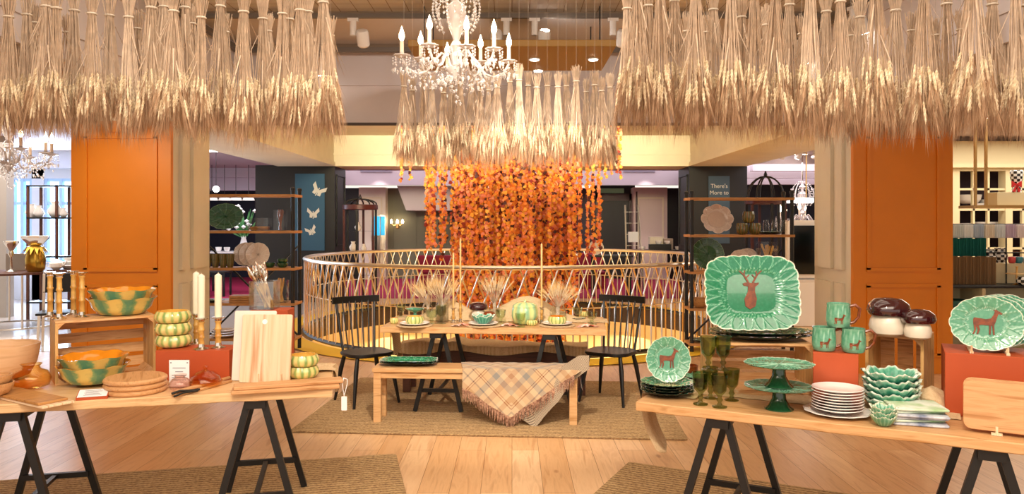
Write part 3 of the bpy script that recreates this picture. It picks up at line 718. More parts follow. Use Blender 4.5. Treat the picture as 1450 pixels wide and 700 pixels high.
row([-10, 38, 105, 155, 232, 262, 312, 372, 436], 197, 4.45, 1.08, 'wheat sheaf hanging over the left table, %s from the left in the middle row', G1, 7, 2)
row([20, 50, 95, 195, 218, 272, 320, 380, 410, 468], 190, 4.85, 1.0, 'shorter-looking wheat sheaf over the left table, %s from the left in the rear row', G1, 7, 4)
row([903, 935, 985, 1035, 1068, 1098, 1148, 1190, 1240, 1308, 1378, 1438], lambda p: 186+12*min(1, max(0, (p-900)/350)), lambda p: 4.05-.45*(p-900)/550, 1.08, 'wheat sheaf hanging head-down over the right table, %s from the left in the front row', G2, 6, 1)
row([888, 918, 955, 1010, 1050, 1118, 1170, 1218, 1268, 1340, 1405, 1455], lambda p: 186+14*min(1, max(0, (p-900)/350)), lambda p: 4.4-.3*(p-900)/550, 1.08, 'wheat sheaf hanging over the right table, %s from the left in the middle row', G2, 7, 3)
row([972, 1000, 1085, 1135, 1205, 1290, 1325, 1360, 1392, 1425], 196, 4.8, 1.0, 'wheat sheaf over the right table, %s from the left in the rear row', G2, 7, 0)
row([572, 600, 628, 652, 680, 704, 735, 760, 790, 816, 852], 238, 5.72, .92, 'wheat sheaf hanging over the dining table, %s from the left in the front row', G3, 4, 1)
row([584, 612, 640, 668, 692, 722, 748, 775, 802, 830, 842, 864][:12], 234, 6.0, .92, 'wheat sheaf hanging over the dining table, %s from the left in the rear row', G3, 5, 3)
# ---------------------------------------------------------------- leaf strings in the atrium
LC = [mat('leaf_'+n, c, .6) for n, c in (('orange', '#e07c22'), ('yellow', '#e8a238'), ('coral', '#dc7c58'), ('red', '#8c2414'), ('maroon', '#481610'), ('peach', '#dc9068'))]
rnd = random.Random(5); strands = []
for i in range(190):
    a = rnd.uniform(0, 2*pi); q = sqrt(rnd.uniform(0, 1)); strands.append((1.02*q*cos(a)+.0, .9*q*sin(a), None))
for x in [-1.38, -1.3, -1.22, -1.14, -1.06, 1.05, 1.12, 1.2, 1.28, 1.36]:
    for k in range(2): strands.append((x+rnd.uniform(-.02, .02), rnd.uniform(-.4, .4), 'mid'))
for x, k in ((-1.75, 0), (-1.62, 0), (1.5, 1), (1.58, 1), (1.68, 1), (1.7, 1)): strands.append((x, rnd.uniform(-.2, .2), 'short'+str(k)))
for i, (x, y, kd) in enumerate(strands):
    zb = -1.9+rnd.uniform(0, .3)+(.9*max(0, abs(x)-.55) if kd is None else 0)
    lb = 'string of orange and red leaves in the dense middle of the curtain'; grp = 'leaf strings in the middle of the curtain'
    if kd is None and abs(x) > .85: zb = rnd.uniform(-.2, .9)
    if kd == 'mid': zb = rnd.uniform(1.0, 1.3); lb = 'orange leaf string ending above the handrail, at the %s edge of the leaf curtain' % ('left' if x < 0 else 'right'); grp = 'outer leaf strings, %s side' % ('left' if x < 0 else 'right')
    if kd == 'short0': zb = rnd.uniform(2.25, 2.4); lb = 'short end of a leaf string showing under the wheat far left of the leaf curtain'; grp = 'short left leaf strings'
    if kd == 'short1': zb = rnd.uniform(2.15, 2.4); lb = 'short string of leaves hanging beside the right end of the centre wheat'; grp = 'short right leaf strings'
    m = MB(); Y = 12.2+y; z = 3.38
    m.tube([(0, 0, 3.4), (0, 0, zb)], .002, 3)
    while z > zb:
        r = rnd.uniform(.018, .036); c = Vector((rnd.uniform(-.022, .022), rnd.uniform(-.02, .02), z))
        n_ = Vector((rnd.uniform(-.7, .7), -1, rnd.uniform(-.6, .6))).normalized(); u = n_.cross(Vector((0, 0, 1))).normalized(); w_ = n_.cross(u)
        m.mi = rnd.choice((0, 0, 0, 0, 1, 1, 1, 2, 2, 3, 4, 5)); a0 = rnd.uniform(0, 6); vs = []
        for j in range(7): a = a0+2*pi*j/7; rr = r*(1.15 if j % 2 else .85)*(1.25 if j == 0 else 1); vs.append(c+(u*cos(a)+w_*sin(a))*rr+n_*(.008 if j % 2 else 0))
        m.add(vs, [tuple(range(7))]); z -= rnd.uniform(.028, .055)
    o = m.build('leaf_string', LC, loc=(x, Y, 0)); tag(o, lb, 'leaf string', grp)
# ---------------------------------------------------------------- chandeliers
def crystal_mat():
    m, nt, b = newmat('crystal'); b.inputs['Base Color'].default_value = (.86, .80, .77, 1); b.inputs['Roughness'].default_value = .03
    b.inputs['Transmission Weight'].default_value = .5; b.inputs['IOR'].default_value = 1.5; b.inputs['Coat Weight'].default_value = 1; return m
M['crystal'] = crystal_mat()
M['flame'] = mat('candle_bulb', '#fff0d8', .3, emit=16, ecol='#ffe0b8')
M['sleeve'] = mat('candle_sleeve', '#f2dcc4', .5)
def chandelier(label, loc, sc=1.0, arms=8, rod=.8, ph=.2, upper=True, nring=8, Rr=.37):
    rnd = random.Random(9); t = thing('chandelier', label, 'chandelier', loc); t.scale = (sc,)*3
    m = MB(); m.lathe([(.004, -.10), (.02, -.06), (.05, -.03), (.075, .0), (.078, .012), (.02, .016), (.018, .06), (.03, .09), (.022, .12), (.045, .16), (.03, .19), (.02, .2), (.03, .23), (.06, .30), (.07, .36), (.068, .43), (.045, .45), (.02, .47), (.02, .5), (.05, .53), (.02, .56), (.012, .6), (.012, .62)], 16)
    m.build('central_stem', M['crystal'], t, True)
    m = MB(); m.tube([(0, 0, .6), (0, 0, .6+rod)], .01, 8); m.build('suspension_rod', M['silver'], t)
    for k in range(arms):
        a = ph+2*pi*k/arms; ca, sa = cos(a), sin(a); big = k % 2 == 0; rr = Rr if big else Rr*.82; dz = 0 if big else .03
        pts = []
        base = [(.03, .0), (.055, .08), (.10, .11), (.145, .06), (.2, -.02), (.26, -.04), (.33, -.01), (.37, .06)]
        for i in range(len(base)-1):
            for q in range(3): u = q/3; r_ = base[i][0]*(1-u)+base[i+1][0]*u; z_ = base[i][1]*(1-u)+base[i+1][1]*u; pts.append((r_*rr/.37*ca, r_*rr/.37*sa, z_+dz))
        pts.append((rr*ca, rr*sa, .06+dz))
        m = MB(); m.tube(pts, .0085, 7); ar = m.build('arm', M['crystal'], t, True)
        m = MB(); m.lathe([(.008, .06), (.02, .062), (.055, .075), (.057, .082), (.03, .08), (.014, .085), (.014, .1)], 16, (rr*ca, rr*sa, dz), mod=lambda a_, i, r, z: (r*(1+.06*cos(8*a_)), z)); m.build('drip_pan', M['crystal'], ar, True)
        m = MB(); m.lathe([(.013, .085), (.013, .175)], 12, (rr*ca, rr*sa, dz)); m.build('candle_sleeve', M['sleeve'], ar)
        m = MB(); m.lathe([(.008, .175), (.019, .198), (.018, .222), (.009, .25), (.001, .275)], 12, (rr*ca, rr*sa, dz)); m.build('bulb', M['flame'], ar, True)
        m = MB()
        for j in range(nring):
            b_ = 2*pi*j/nring; cx, cy = rr*ca+.055*cos(b_), rr*sa+.055*sin(b_); z = .07+dz
            for q in range(4):
                h = .011 if q < 3 else .03; m.octa((cx+rnd.uniform(-.004, .004), cy, z-h), .0075 if q < 3 else .012, h, .008); z -= h*1.7
        # swag along the arm and to the next arm
        a2 = ph+2*pi*(k+1)/arms; rb = (Rr*.82 if big else Rr)
        for j in range(1, 10):
            u = j/10; x = rr*ca*(1-u)+rb*cos(a2)*u; y_ = rr*sa*(1-u)+rb*sin(a2)*u; m.octa((x, y_, .06-.42*u*(1-u)), .0075, .0085)
        for j in range(1, 12):
            u = j/12; x = rr*ca*(1-u); y_ = rr*sa*(1-u); z = .05-.55*u*(1-u); m.octa((x, y_, z), .0085, .01)
            if j % 3 == 1: m.octa((x, y_, z-.03), .012, .03, .012)
        for j in range(8): m.octa((rnd.uniform(.5, 1)*rr*cos(a+rnd.uniform(-.35, .35)), rnd.uniform(.5, 1)*rr*sin(a+rnd.uniform(-.35, .35)), rnd.uniform(-.14, .0)), .009, .02, .01)
        o = m.build('pendants', M['crystal'], ar); o['kind'] = 'stuff'
    if upper:
        m = MB()
        for k in range(10):
            a = 2*pi*k/10; z = .62; r_ = .06
            for j in range(16):
                u = j/15; r_ = .05+.11*sin(u*pi*.85)**.7; z = .60-.32*u-(0 if u < .9 else .01); m.octa((r_*cos(a), r_*sin(a), z), .010, .012)
            for j in range(5): m.octa((.15*cos(a+.3)*(1-j*.05), .15*sin(a+.3), .5-j*.035), .009, .012)
        o = m.build('crystal_strings', M['crystal'], t); o['kind'] = 'stuff'
    m = MB(); 
    for j in range(14): a = 2.4*j; m.octa((.06*cos(a)*(j % 3)/2, .06*sin(a)*(j % 3)/2, -.06-.013*j), .01, .018, .01)
    o = m.build('lower_pendants', M['crystal'], t); o['kind'] = 'stuff'
    m = MB(); m.lathe([(.02, .6+rod), (.07, .6+rod-.02), (.07, .6+rod)], 16); m.build('ceiling_rose', M['silver'], t)
    return t
chandelier('crystal chandelier with lit candle bulbs, hanging in front of the centre wheat', (-.38, 5.2, 2.67), 1.0, 8, .33, .25)
chandelier('crystal chandelier glimpsed in the far left room left of the orange column', (PY(12, 9.3, 0)[0], 9.3, 2.36), 1.35, 8, .1-.05, .1, True)
# ---------------------------------------------------------------- crockery builders
def S(px, pyb, z, r=0):
    Y = F*(CH-z)/(pyb-HY)+r; return ((px-CX)/F*Y, Y, z)
GY = ribmat('yellow_green_rib_glaze', [(.2, '#ecd98c'), (.5, '#dcd084'), (.72, '#b0bc6c'), (.95, '#88a45c')], 14)
GYb = ribmat('green_yellow_leaf_glaze', [(.2, '#e6cc74'), (.42, '#d4c070'), (.56, '#8aaa70'), (.85, '#5c9470')], 7, noisesc=30)
OI = mat('orange_glaze_inside', '#e89422', .15, coat=.5, noise=.15, nscale=15)
YI = mat('yellow_glaze_inside', '#ecc468', .15, coat=.5)
GD = reliefmat('green_relief_glaze', '#26805a', '#0e5638', '#74bc98', '#e8e2cc')
GL = reliefmat('sage_relief_glaze', '#5a9c7c', '#2f7458', '#9ccab0', '#e0e0c8')
GDK = reliefmat('dark_green_relief_glaze', '#1c4a2c', '#0d2a18', '#3f7a50', '#8aa880')
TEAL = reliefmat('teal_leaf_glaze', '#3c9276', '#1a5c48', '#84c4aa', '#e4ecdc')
BROWN = mat('brown_glaze', '#8a4012', .3, noise=.5, nscale=60)
MUSH = mat('mushroom_cap_glaze', '#3c1418', .08, coat=1, noise=.3, nscale=12)
STONE = mat('cream_stoneware', '#e6dac6', .3, coat=.3, noise=.08, nscale=10)
GREYW = mat('offwhite_plate', '#d8c8ba', .3, coat=.3)
UND = mat('dark_underside', '#101c18', .35)
def bowl(label, cat, loc, r, h, kind='pumpkin', outer=None, inner=None, rz=0, group=None, name='bowl', lobes=10, base=.5, oval=1.0):
    t = thing(name, label, cat, loc, rz, group); outer = outer or GY; inner = inner or YI
    def mod(a, i, rr, z):
        k = abs(cos(lobes*a/2))
        if kind == 'pumpkin': q = 1+.075*(k**.7-.5)
        elif kind == 'wavy': q = 1+.022*(z/h)*cos(lobes*a); z = z+.035*h*sin(lobes*a)*(z/h)
        elif kind == 'lettuce':
            u = (z/h)**2; q = 1+.06*u*cos(lobes*a)+.025*cos(31*a)*u; z = z+.11*h*u*sin(lobes*a*1.0+1)+.05*h*u*sin(23*a)
        else: q = 1
        return rr*q*(oval if False else 1), z
    if kind == 'pumpkin': po = [(r*base, 0), (r*.85, h*.12), (r*1.0, h*.42), (r*.98, h*.7), (r*.88, h*.94), (r*.86, h)]
    elif kind == 'wavy': po = [(r*.5, 0), (r*.66, h*.08), (r*.83, h*.42), (r*.9, h*.8), (r*.985, h*.95), (r, h)]
    elif kind == 'lettuce': po = [(r*.4, 0), (r*.55, h*.15), (r*.78, h*.45), (r*.9, h*.75), (r*.97, h*.9), (r, h)]
    else: po = [(r*base, 0), (r*.72, h*.12), (r*.9, h*.45), (r*.98, h*.8), (r, h)]
    th = min(.008, r*.08); pi_ = [(max(.001, a-th), z if z > h*.9 else z+th) for a, z in reversed(po)]
    n_ = 96 if kind == 'lettuce' else 64
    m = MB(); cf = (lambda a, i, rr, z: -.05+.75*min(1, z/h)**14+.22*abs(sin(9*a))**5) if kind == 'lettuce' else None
    m.lathe(po, n_, mod=mod, col=cf); m.f.pop(); m.m.pop(); m.mi = 1; 
    m.lathe([po[-1]]+pi_[0:], n_, mod=mod, col=cf); m.f.pop(-2); m.m.pop(-2)
    m.build('body', [outer, inner], t, True, attr=kind == 'lettuce', flat_angle=60); t.scale = (1, oval, 1); return t
def plateR(lobes, amt): return lambda a: 1+amt*(abs(cos(lobes*a/2))**.6-.6)
def reldish(m, a_, b_, prof, R_, n=160, rel=None, th=.006, se=2.0, k=26):
    """relief dish lying flat: profile of (t, z); a_, b_ half axes; se superellipse power"""
    def pz(t):
        for (t0, z0), (t1, z1) in zip(prof, prof[1:]):
            if t <= t1: return z0+(z1-z0)*(t-t0)/(t1-t0)
        return prof[-1][1]
    vs = []; cs = []
    for i in range(k+1):
        t = max(.001, i/k)
        for j in range(n):
            a = 2*pi*j/n; c, s_ = cos(a), sin(a); q = (abs(c)**se+abs(s_)**se)**(-1/se)*R_(a)**t
            v = rel(a, t, c*q, s_*q) if rel else 0
            vs.append((a_*c*q*t, b_*s_*q*t, pz(t)+.0035*v)); cs.append(v*.5 if t < .985 else 1)
    fs = [(i*n+j, i*n+(j+1) % n, (i+1)*n+(j+1) % n, (i+1)*n+j) for i in range(k) for j in range(n)]
    m.add(vs, fs, cs); m.mi = 1
    b0 = len(vs); vs2 = []
    for i in (k, int(k*.75), int(k*.5), 0):
        t = max(.001, i/k)
        for j in range(n):
            x, y, z = vs[i*n+j]; vs2.append((x*.99, y*.99, pz(t)-th*(.4 if i == k else 1)))
    fs2 = [(i*n+j, i*n+(j+1) % n, (i+1)*n+(j+1) % n, (i+1)*n+j) for i in range(3) for j in range(n)]
    m.add(vs2, fs2); 
    m.add([vs[k*n+j] for j in range(n)]+[vs2[j] for j in range(n)], [(j, (j+1) % n, n+(j+1) % n, n+j) for j in range(n)])
    m.mi = 0
def arches(Nn, t0=.62, w=.10):
    def f(a, t, x, y):
        v = 0
        if t > t0:
            u = (t-t0)/(1-t0); ph = pi/2*sqrt(max(0, 1-u))
            for sg in (-1, 1): q = sin(Nn/2*a+sg*ph); v += exp(-(q/w)**2)
        if abs(t-t0+.04) < .07: v += max(0, sin(a*Nn*3)*cos(a*Nn*2.3+t*90)+sin(a*57+t*40)*.6)*.9
        if abs(t-.52) < .015: v += .5
        return min(1.3, v)
    return f
def leaves_rel(Nn):
    def f(a, t, x, y): return min(1, max(0, exp(-(sin(Nn*a/2)/.12)**2)+.6*abs(sin(Nn*a*2+t*22))**6))
    return f
def relplate(label, loc, r, b=None, mt=None, rot=None, group=None, lobes=14, amt=.05, rel=None, se=2, name='plate', n=160, under=None, prof=None, cat='plate'):
    if n == 224: n = 320
    t = thing(name, label, cat, loc, 0, group, rot)
    m = MB(); reldish(m, r, b or r, prof or [(0, .003), (.55, .003), (.66, .012), (1, .024)], plateR(lobes, amt), n, rel or arches(lobes), se=se)
    m.build('body', [mt or GD, under or UND], t, True, attr=True, flat_angle=60); return t
def flatplate(label, loc, r, mt, group=None, n=48, name='plate', scallop=0, cat='plate', h=.018):
    t = thing(name, label, cat, loc, 0, group)
    m = MB(); mod = (lambda a, i, rr, z: (rr*(1+scallop*cos(12*a)*(rr/r)**2), z)) if scallop else None
    m.lathe([(r*.55, 0), (r*.62, .003), (r*.98, h-.002), (r, h), (r*.985, h+.002), (r*.68, .009), (r*.6, .006)], n, mod=mod)
    m.build('body', mt, t, True, flat_angle=60); return t
DEER = [(-.50, .18), (-.46, .26), (-.3, .24), (0, .2), (.2, .24), (.32, .42), (.36, .56), (.30, .66), (.38, .62), (.42, .72), (.47, .60), (.56, .56), (.66, .47), (.62, .43), (.5, .45), (.44, .3), (.38, .08), (.32, -.06), (.33, -.5), (.27, -.5), (.24, -.1), (.2, -.08), (.17, -.5), (.11, -.5), (.12, -.08), (-.18, -.06), (-.28, -.1), (-.24, -.28), (-.32, -.5), (-.38, -.5), (-.33, -.28), (-.38, -.12), (-.4, -.3), (-.48, -.5), (-.54, -.5), (-.46, -.28), (-.5, 0)]
STAG = [(-.28, -.5), (-.1, -.62), (.12, -.5), (.2, -.2), (.14, .1), (.16, .28), (.3, .38), (.32, .46), (.2, .44), (.1, .46), (.0, .44), (-.1, .46), (-.22, .46), (-.34, .42), (-.3, .34), (-.12, .3), (-.14, .1), (-.2, -.02), (-.3, -.2)]
def motif(parent, poly, sc, z, mt, c=(0, 0), name='deer_relief', extra=None, h=.004):
    m = MB(); m.prism([(c[0]+x*sc, c[1]+y*sc) for x, y in reversed(poly)][::-1], z, z+h)
    if extra:
        for a, b, w_ in extra: m.bar((c[0]+a[0]*sc, c[1]+a[1]*sc, z+h/2), (c[0]+b[0]*sc, c[1]+b[1]*sc, z+h/2), w_*sc, h)
    return m.build(name, mt, parent)
def fix_tri(o): pass
ANT = [((-.1, .46), (-.26, .75), .07), ((-.26, .75), (-.22, 1.0), .05), ((-.26, .75), (-.46, .95), .05), ((-.2, .62), (-.05, .78), .04), ((.08, .46), (.26, .75), .07), ((.26, .75), (.22, 1.0), .05), ((.26, .75), (.46, .95), .05), ((.2, .62), (.06, .78), .04)]
def mushroom(label, loc, r, h, capr, mt=MUSH, group=None):
    t = thing('mushroom_jar', label, 'jar', loc, 0, group)
    m = MB(); m.lathe([(r*.6, 0), (r*.92, h*.08), (r, h*.25), (r*.92, h*.42), (r*.8, h*.54)], 40); m.build('jar', STONE, t, True)
    m = MB(); m.lathe([(capr*.5, h*.54), (capr*.9, h*.55), (capr, h*.66), (capr*.9, h*.84), (capr*.6, h*.96), (capr*.2, h*1.0)], 40, mod=lambda a, i, rr, z: (rr*(1+.04*cos(3*a+1)), z)); m.build('cap', mt, t, True, flat_angle=60); return t
def goblet(label, loc, r=.037, h=.155, mt='dark_olive_glass', group=None, name='goblet'):
    t = thing(name, label, 'glass', loc, 0, group)
    pr = [(r*.95, 0), (r*.95, .004), (r*.35, .010), (r*.22, h*.15), (r*.42, h*.22), (r*.25, h*.3), (r*.35, h*.36), (r*.85, h*.5), (r*.98, h*.75), (r*1.08, h), (r*1.02, h), (r*.92, h*.75), (r*.78, h*.53), (r*.25, h*.42)]
    m = MB(); m.lathe(pr, 28, mod=lambda a, i, rr, z: (rr*(1+(.045*cos(8*a) if i > 5 else 0)), z)); m.build('body', M[mt], t, True, flat_angle=70); return t
def candlestick(label, loc, h=.2, r=.03, mt='bamboo', candle=None, ch=.22, cr=.011, group=None, cm='taper', name='candlestick'):
    t = thing(name, label, 'candlestick', loc, 0, group)
    m = MB(); m.lathe([(r*1.1, 0), (r*1.1, .004), (r*.5, .012), (r*.45, .03)], 20); m.build('base', M['silver'], t, True)
    pr = [(r*.45, .028)]
    for k in range(1, 4): z = .028+(h-.05)*k/3; pr += [(r*.38, z-.012), (r*.5, z-.006), (r*.5, z), (r*.4, z+.006)]
    m = MB(); m.lathe(pr[:-1], 16); m.build('shaft', M[mt], t, True, flat_angle=60)
    m = MB(); m.lathe([(r*.4, h-.02), (r*.55, h-.01), (r*.95, h-.004), (r*.95, h), (r*.5, h)], 20); m.build('drip_pan', M['silver'], t, True)
    return t
def candle(label, loc, h, r, mt='candle', group=None):
    m = MB(); m.lathe([(r*.9, 0), (r, .004), (r, h-.012), (r*.4, h-.002), (.002, h)], 16); m.tube([(0, 0, h-.003), (0, .001, h+.008)], .0012, 5)
    o = m.build('candle', M[mt], smooth=True, loc=loc); return tag(o, label, 'candle', group)
def crate(label, loc, rz, W, H, D, vertical=False):
    t = thing('wooden_crate', label, 'crate', loc, rz); mt = M['crate']; th = .012
    def slats(name, fn, n, gap, mt=mt):
        for k in range(n):
            m = MB(); u0 = k/n+gap/2; u1 = (k+1)/n-gap/2; fn(m, u0, u1); m.build(name, mt, t)
    slats('top_slat', lambda m, a, b: m.box(0, W, D*a, D*b, H-th, H, .002), 3, .03)
    slats('bottom_slat', lambda m, a, b: m.box(0, W, D*a, D*b, 0, th, .002), 3, .03)
    if vertical: slats('back_slat', lambda m, a, b: m.box(W*a, W*b, D-th, D, th, H-th), 3, .06)
    else: slats('back_slat', lambda m, a, b: m.box(0, W, D-th, D, th+(H-2*th)*a, th+(H-2*th)*b), 4, .08)
    for nm, x in (('left_end', 0), ('right_end', W-.014)):
        for a, b in ((0, .33), (.34, .66), (.67, 1.0)):
            m = MB(); m.box(x, x+.014, D*a+.001, D*b-.001, th, H-th); m.build(nm+'_board', M['crate_v'], t)
    for x, sx in ((.014, 1), (W-.014, -1)):
        for z, sz in ((th, 1), (H-th, -1)):
            m = MB(); vs = [(x, y, z) for y in (.002, D-th)]+[(x+sx*.03, y, z) for y in (.002, D-th)]+[(x, y, z+sz*.03) for y in (.002, D-th)]
            m.add(vs, [(0, 2, 4), (1, 5, 3), (2, 3, 5, 4), (0, 1, 3, 2), (0, 4, 5, 1)]); m.build('corner_post', mt, t)
    return t
def box_thing(name, label, cat, loc, rz, L, D, H, mt, bv=.003, group=None):
    m = MB(); m.box(0, L, 0, D, 0, H, bv); o = m.build(name, mt, loc=loc, rot=(0, 0, rz)); return tag(o, label, cat, group)

# ================================================================ LEFT TABLE
T = .7505
bowl('large turned wooden bowl at the far left of the left table', 'bowl', S(3, 541, T, .06), .185, .2, 'plain', M['turned'], M['turned'], base=.35, name='wooden_bowl')
bowl('small wooden bowl under another at the left picture edge', 'bowl', S(-8, 562, T+.026, .04), .085, .06, 'plain', M['board'], M['board'], name='wooden_bowl')
bowl('small wooden bowl stacked on another at the left picture edge', 'bowl', S(-10, 562, T+.026, .04)[:2]+(T+.066,), .082, .058, 'plain', M['board'], M['board'], name='wooden_bowl')
def vase(label, loc, prof, mt, name='glass_vase', th=.004, wob=0, cat='vase'):
    t = thing(name, label, cat, loc); m = MB()
    inn = [(max(.002, r-th), z if i == 0 else max(z, th)) for i, (r, z) in enumerate(reversed(prof))]
    m.lathe(prof+inn, 36, mod=(lambda a, i, r, z: (r*(1+wob*sin(3*a+z*40)), z+wob*.05*sin(2*a))) if wob else None)
    m.build('body', mt, t, True, flat_angle=80); return t
vase('round amber glass vase with a short neck beside the large wooden bowl', S(44, 554, T+.002, .07), [(.05, 0), (.085, .015), (.097, .05), (.08, .085), (.045, .1), (.04, .115), (.052, .128)], M['amber'], wob=.02)
bx = S(54, 572, T+.024); rz = atan2(.117, .07)
box_thing('serving_board', 'pale thin board lying under a brown one at the front left of the left table', 'serving board', (bx[0]+.03, bx[1]-.015, T+.001), rz, .15, .5, .011, M['board_pale'])
box_thing('serving_board', 'brown flat board lying on a pale one in front of the amber vase', 'serving board', (bx[0], bx[1], T+.013), rz, .14, .5, .012, M['mid_wood'])
cr = R(36); CF = (-2.45, 4.09)
crate('open wooden crate on its side on the left table, bowls inside and on top', (CF[0], CF[1], T), cr, .5, .345, .3)
ct = T+.346
for i, (px, py, w_) in enumerate(((71, 450, 'first'), (84, 453, 'second'), (104, 447, 'third'), (116, 450, 'rightmost'))):
    candlestick('bamboo candlestick without a candle on the left crate, %s of four from the left' % w_ if i < 3 else 'bamboo candlestick without a candle on the left crate, rightmost of four', S(px, py, ct, .03), .255, .034)
for k, (z, w_) in enumerate(((0, 'lower'), (.046, 'upper'))):
    bowl('%s of two large green and yellow bowls stacked on top of the left crate' % w_, 'bowl', S(173, 448, ct, .1)[:2]+(ct+z,), .187-.008*k, .1, 'wavy', GYb, OI, rz=k*.4, lobes=9)
    bowl('%s of two large orange-lined bowls stacked inside the left crate' % w_, 'bowl', S(132, 548, T+.013, .12)[:2]+(T+.013+z,), .182-.008*k, .1, 'wavy', GYb, OI, rz=k*.5, lobes=9)
c0 = S(107, 568, T); t = thing('price_card', 'small white card on a red wedge lying in front of the crate bowls', 'price card', c0, AL+.12)
m = MB(); m.add([(0, 0, 0), (.14, 0, 0), (.14, .09, 0), (0, .09, 0), (0, 0, .012), (.14, 0, .012), (.14, .09, .035), (0, .09, .035)], [(0, 3, 2, 1), (4, 5, 6, 7), (0, 1, 5, 4), (2, 3, 7, 6), (1, 2, 6, 5), (0, 4, 7, 3)]); m.build('wedge', M['riser'], t)
sl = .023/.09
m = MB(); m.add([(.004, .004, .013+.004*sl), (.136, .004, .013+.004*sl), (.136, .086, .0135+.086*sl), (.004, .086, .0135+.086*sl)], [(0, 1, 2, 3)]); m.build('card', M['paper'], t)
m = MB()
for k in range(5): y = .02+.012*k; m.add([(.03+.005*(k % 2), y, .0142+y*sl), (.11-.008*(k % 3), y, .0142+y*sl), (.11-.008*(k % 3), y+.004, .0142+(y+.004)*sl), (.03+.005*(k % 2), y+.004, .0142+(y+.004)*sl)], [(0, 1, 2, 3)])
m.build('small_print', M['ink'], t)
for k in range(3):
    m = MB(); m.lathe([(.143, 0), (.151, .006), (.153, .012), (.151, .019), (.143, .025)], 56); o = m.build('round_board', M['board'], smooth=True, loc=S(192, 564, T, .153)[:2]+(T+.0005+k*.0265,), rot=(0, 0, k)); tag(o, 'round wooden board, %s in the stack of three on the left table' % ('lowest', 'middle', 'topmost')[k], 'serving board', 'stack of round boards')
r0 = (-1.975, 4.225, T); RZ = .02
box_thing('display_block', 'low orange-red block on the left table carrying stacked bowls and white candles', 'display block', r0, RZ, .405, .2, .168, M['riser'])
rt = T+.169
for k in range(3):
    bowl('small ribbed yellow-green bowl, %s in the stack of three on the red block' % ('lowest', 'middle', 'topmost')[k], 'bowl', S(246-k*.5, 494, rt, .07)[:2]+(rt+k*.068,), .097, .07, 'pumpkin', GY, YI, lobes=14, base=.6, rz=k*.3)
for i, (px, py, w_) in enumerate(((278, 488, 'left, set back'), (285, 496, 'middle'), (309, 494, 'right'))):
    L = S(px, py, rt, .03); candlestick('silver and bamboo holder on the red block, the %s one' % w_, L, .175, .038)
    candle('thick white candle on the red block, the %s one' % w_, (L[0], L[1], L[2]+.176), .245, .0195)
def pricecard(label, loc, rz, w=.115, h=.15):
    t = thing('price_card', label, 'price card', loc, rz)
    m = MB(); m.box(-w/2, w/2, 0, .004, 0, h, .001); m.box(-w/2, w/2, -.02, .03, 0, .003); m.build('holder', M['clear'], t)
    m = MB(); m.box(-w/2+.004, w/2-.004, -.0025, -.001, .005, h-.004); m.build('card', M['paper'], t)
    m = MB()
    for z, a in ((h*.68, .3), (h*.55, .18), (h*.42, .34), (h*.34, .34), (h*.26, .3)): m.box(-w*a, w*a, -.0035, -.0028, z, z+.004)
    for sx in (-1, 1): m.box(sx*w*.38-.004, sx*w*.38+.004, -.0035, -.0028, h*.86, h*.9)
    m.build('small_print', M['ink'], t); return t
pricecard('white upright price card leaning before the low red block', S(254, 549, T), 0)
vase('little round pink glass vase in front of the white price card', S(255, 556, T+.001, .05), [(.03, 0), (.052, .012), (.057, .035), (.04, .06), (.024, .068), (.034, .082)], M['pink_glass'])
t = thing('glass_dish', 'amber glass dish with a domed lid beside the pink vase', 'dish', S(291, 552, T+.001, .08))
m = MB(); m.lathe([(.05, 0), (.08, .012), (.086, .03), (.08, .03), (.045, .008)], 36); m.build('dish', M['amber'], t, True)
m = MB(); m.lathe([(.08, .031), (.072, .055), (.045, .078), (.014, .088), (.008, .092), (.016, .104), (.006, .112), (.002, .108), (.01, .084), (.042, .072), (.068, .052), (.075, .031)], 36); m.build('lid', M['amber'], t, True)
def spoonlike(label, p0, p1, w, mt, th=.012, z=.0):
    a = Vector(p0); b = Vector(p1); L = (b-a).length; m = MB()
    m.prism([(0, -w*.5), (L*.45, -w*.55), (L*.98, -w*.3), (L, 0), (L*.98, w*.3), (L*.45, w*.55), (0, w*.5)], 0, th, bv=.003)
    o = m.build('wooden_server', mt, loc=(a.x, a.y, a.z+z), rot=(0, -math.asin((b.z-a.z)/L), atan2(b.y-a.y, b.x-a.x))); return tag(o, label, 'serving tool')
spoonlike('lower wooden server lying in front of the low red block', S(247, 562, T+.001), S(328, 541, T+.001), .04, M['board'])
spoonlike('upper wooden server lying across another before the red block', S(250, 557, T+.014), S(326, 536, T+.014), .034, M['board'])
m = MB(); m.tube([(0, 0, .018), (.03, .03, .026), (.06, .06, .02), (.1, .1, .018)], .006, 8); m.tube([(.02, -.02, .008), (.05, .02, .018), (.1, .08, .016)], .005, 8)
o = m.build('tong_handle', M['black'], smooth=True, loc=S(243, 563, T)); tag(o, 'curved black handle at the left end of the wooden servers', 'handle')
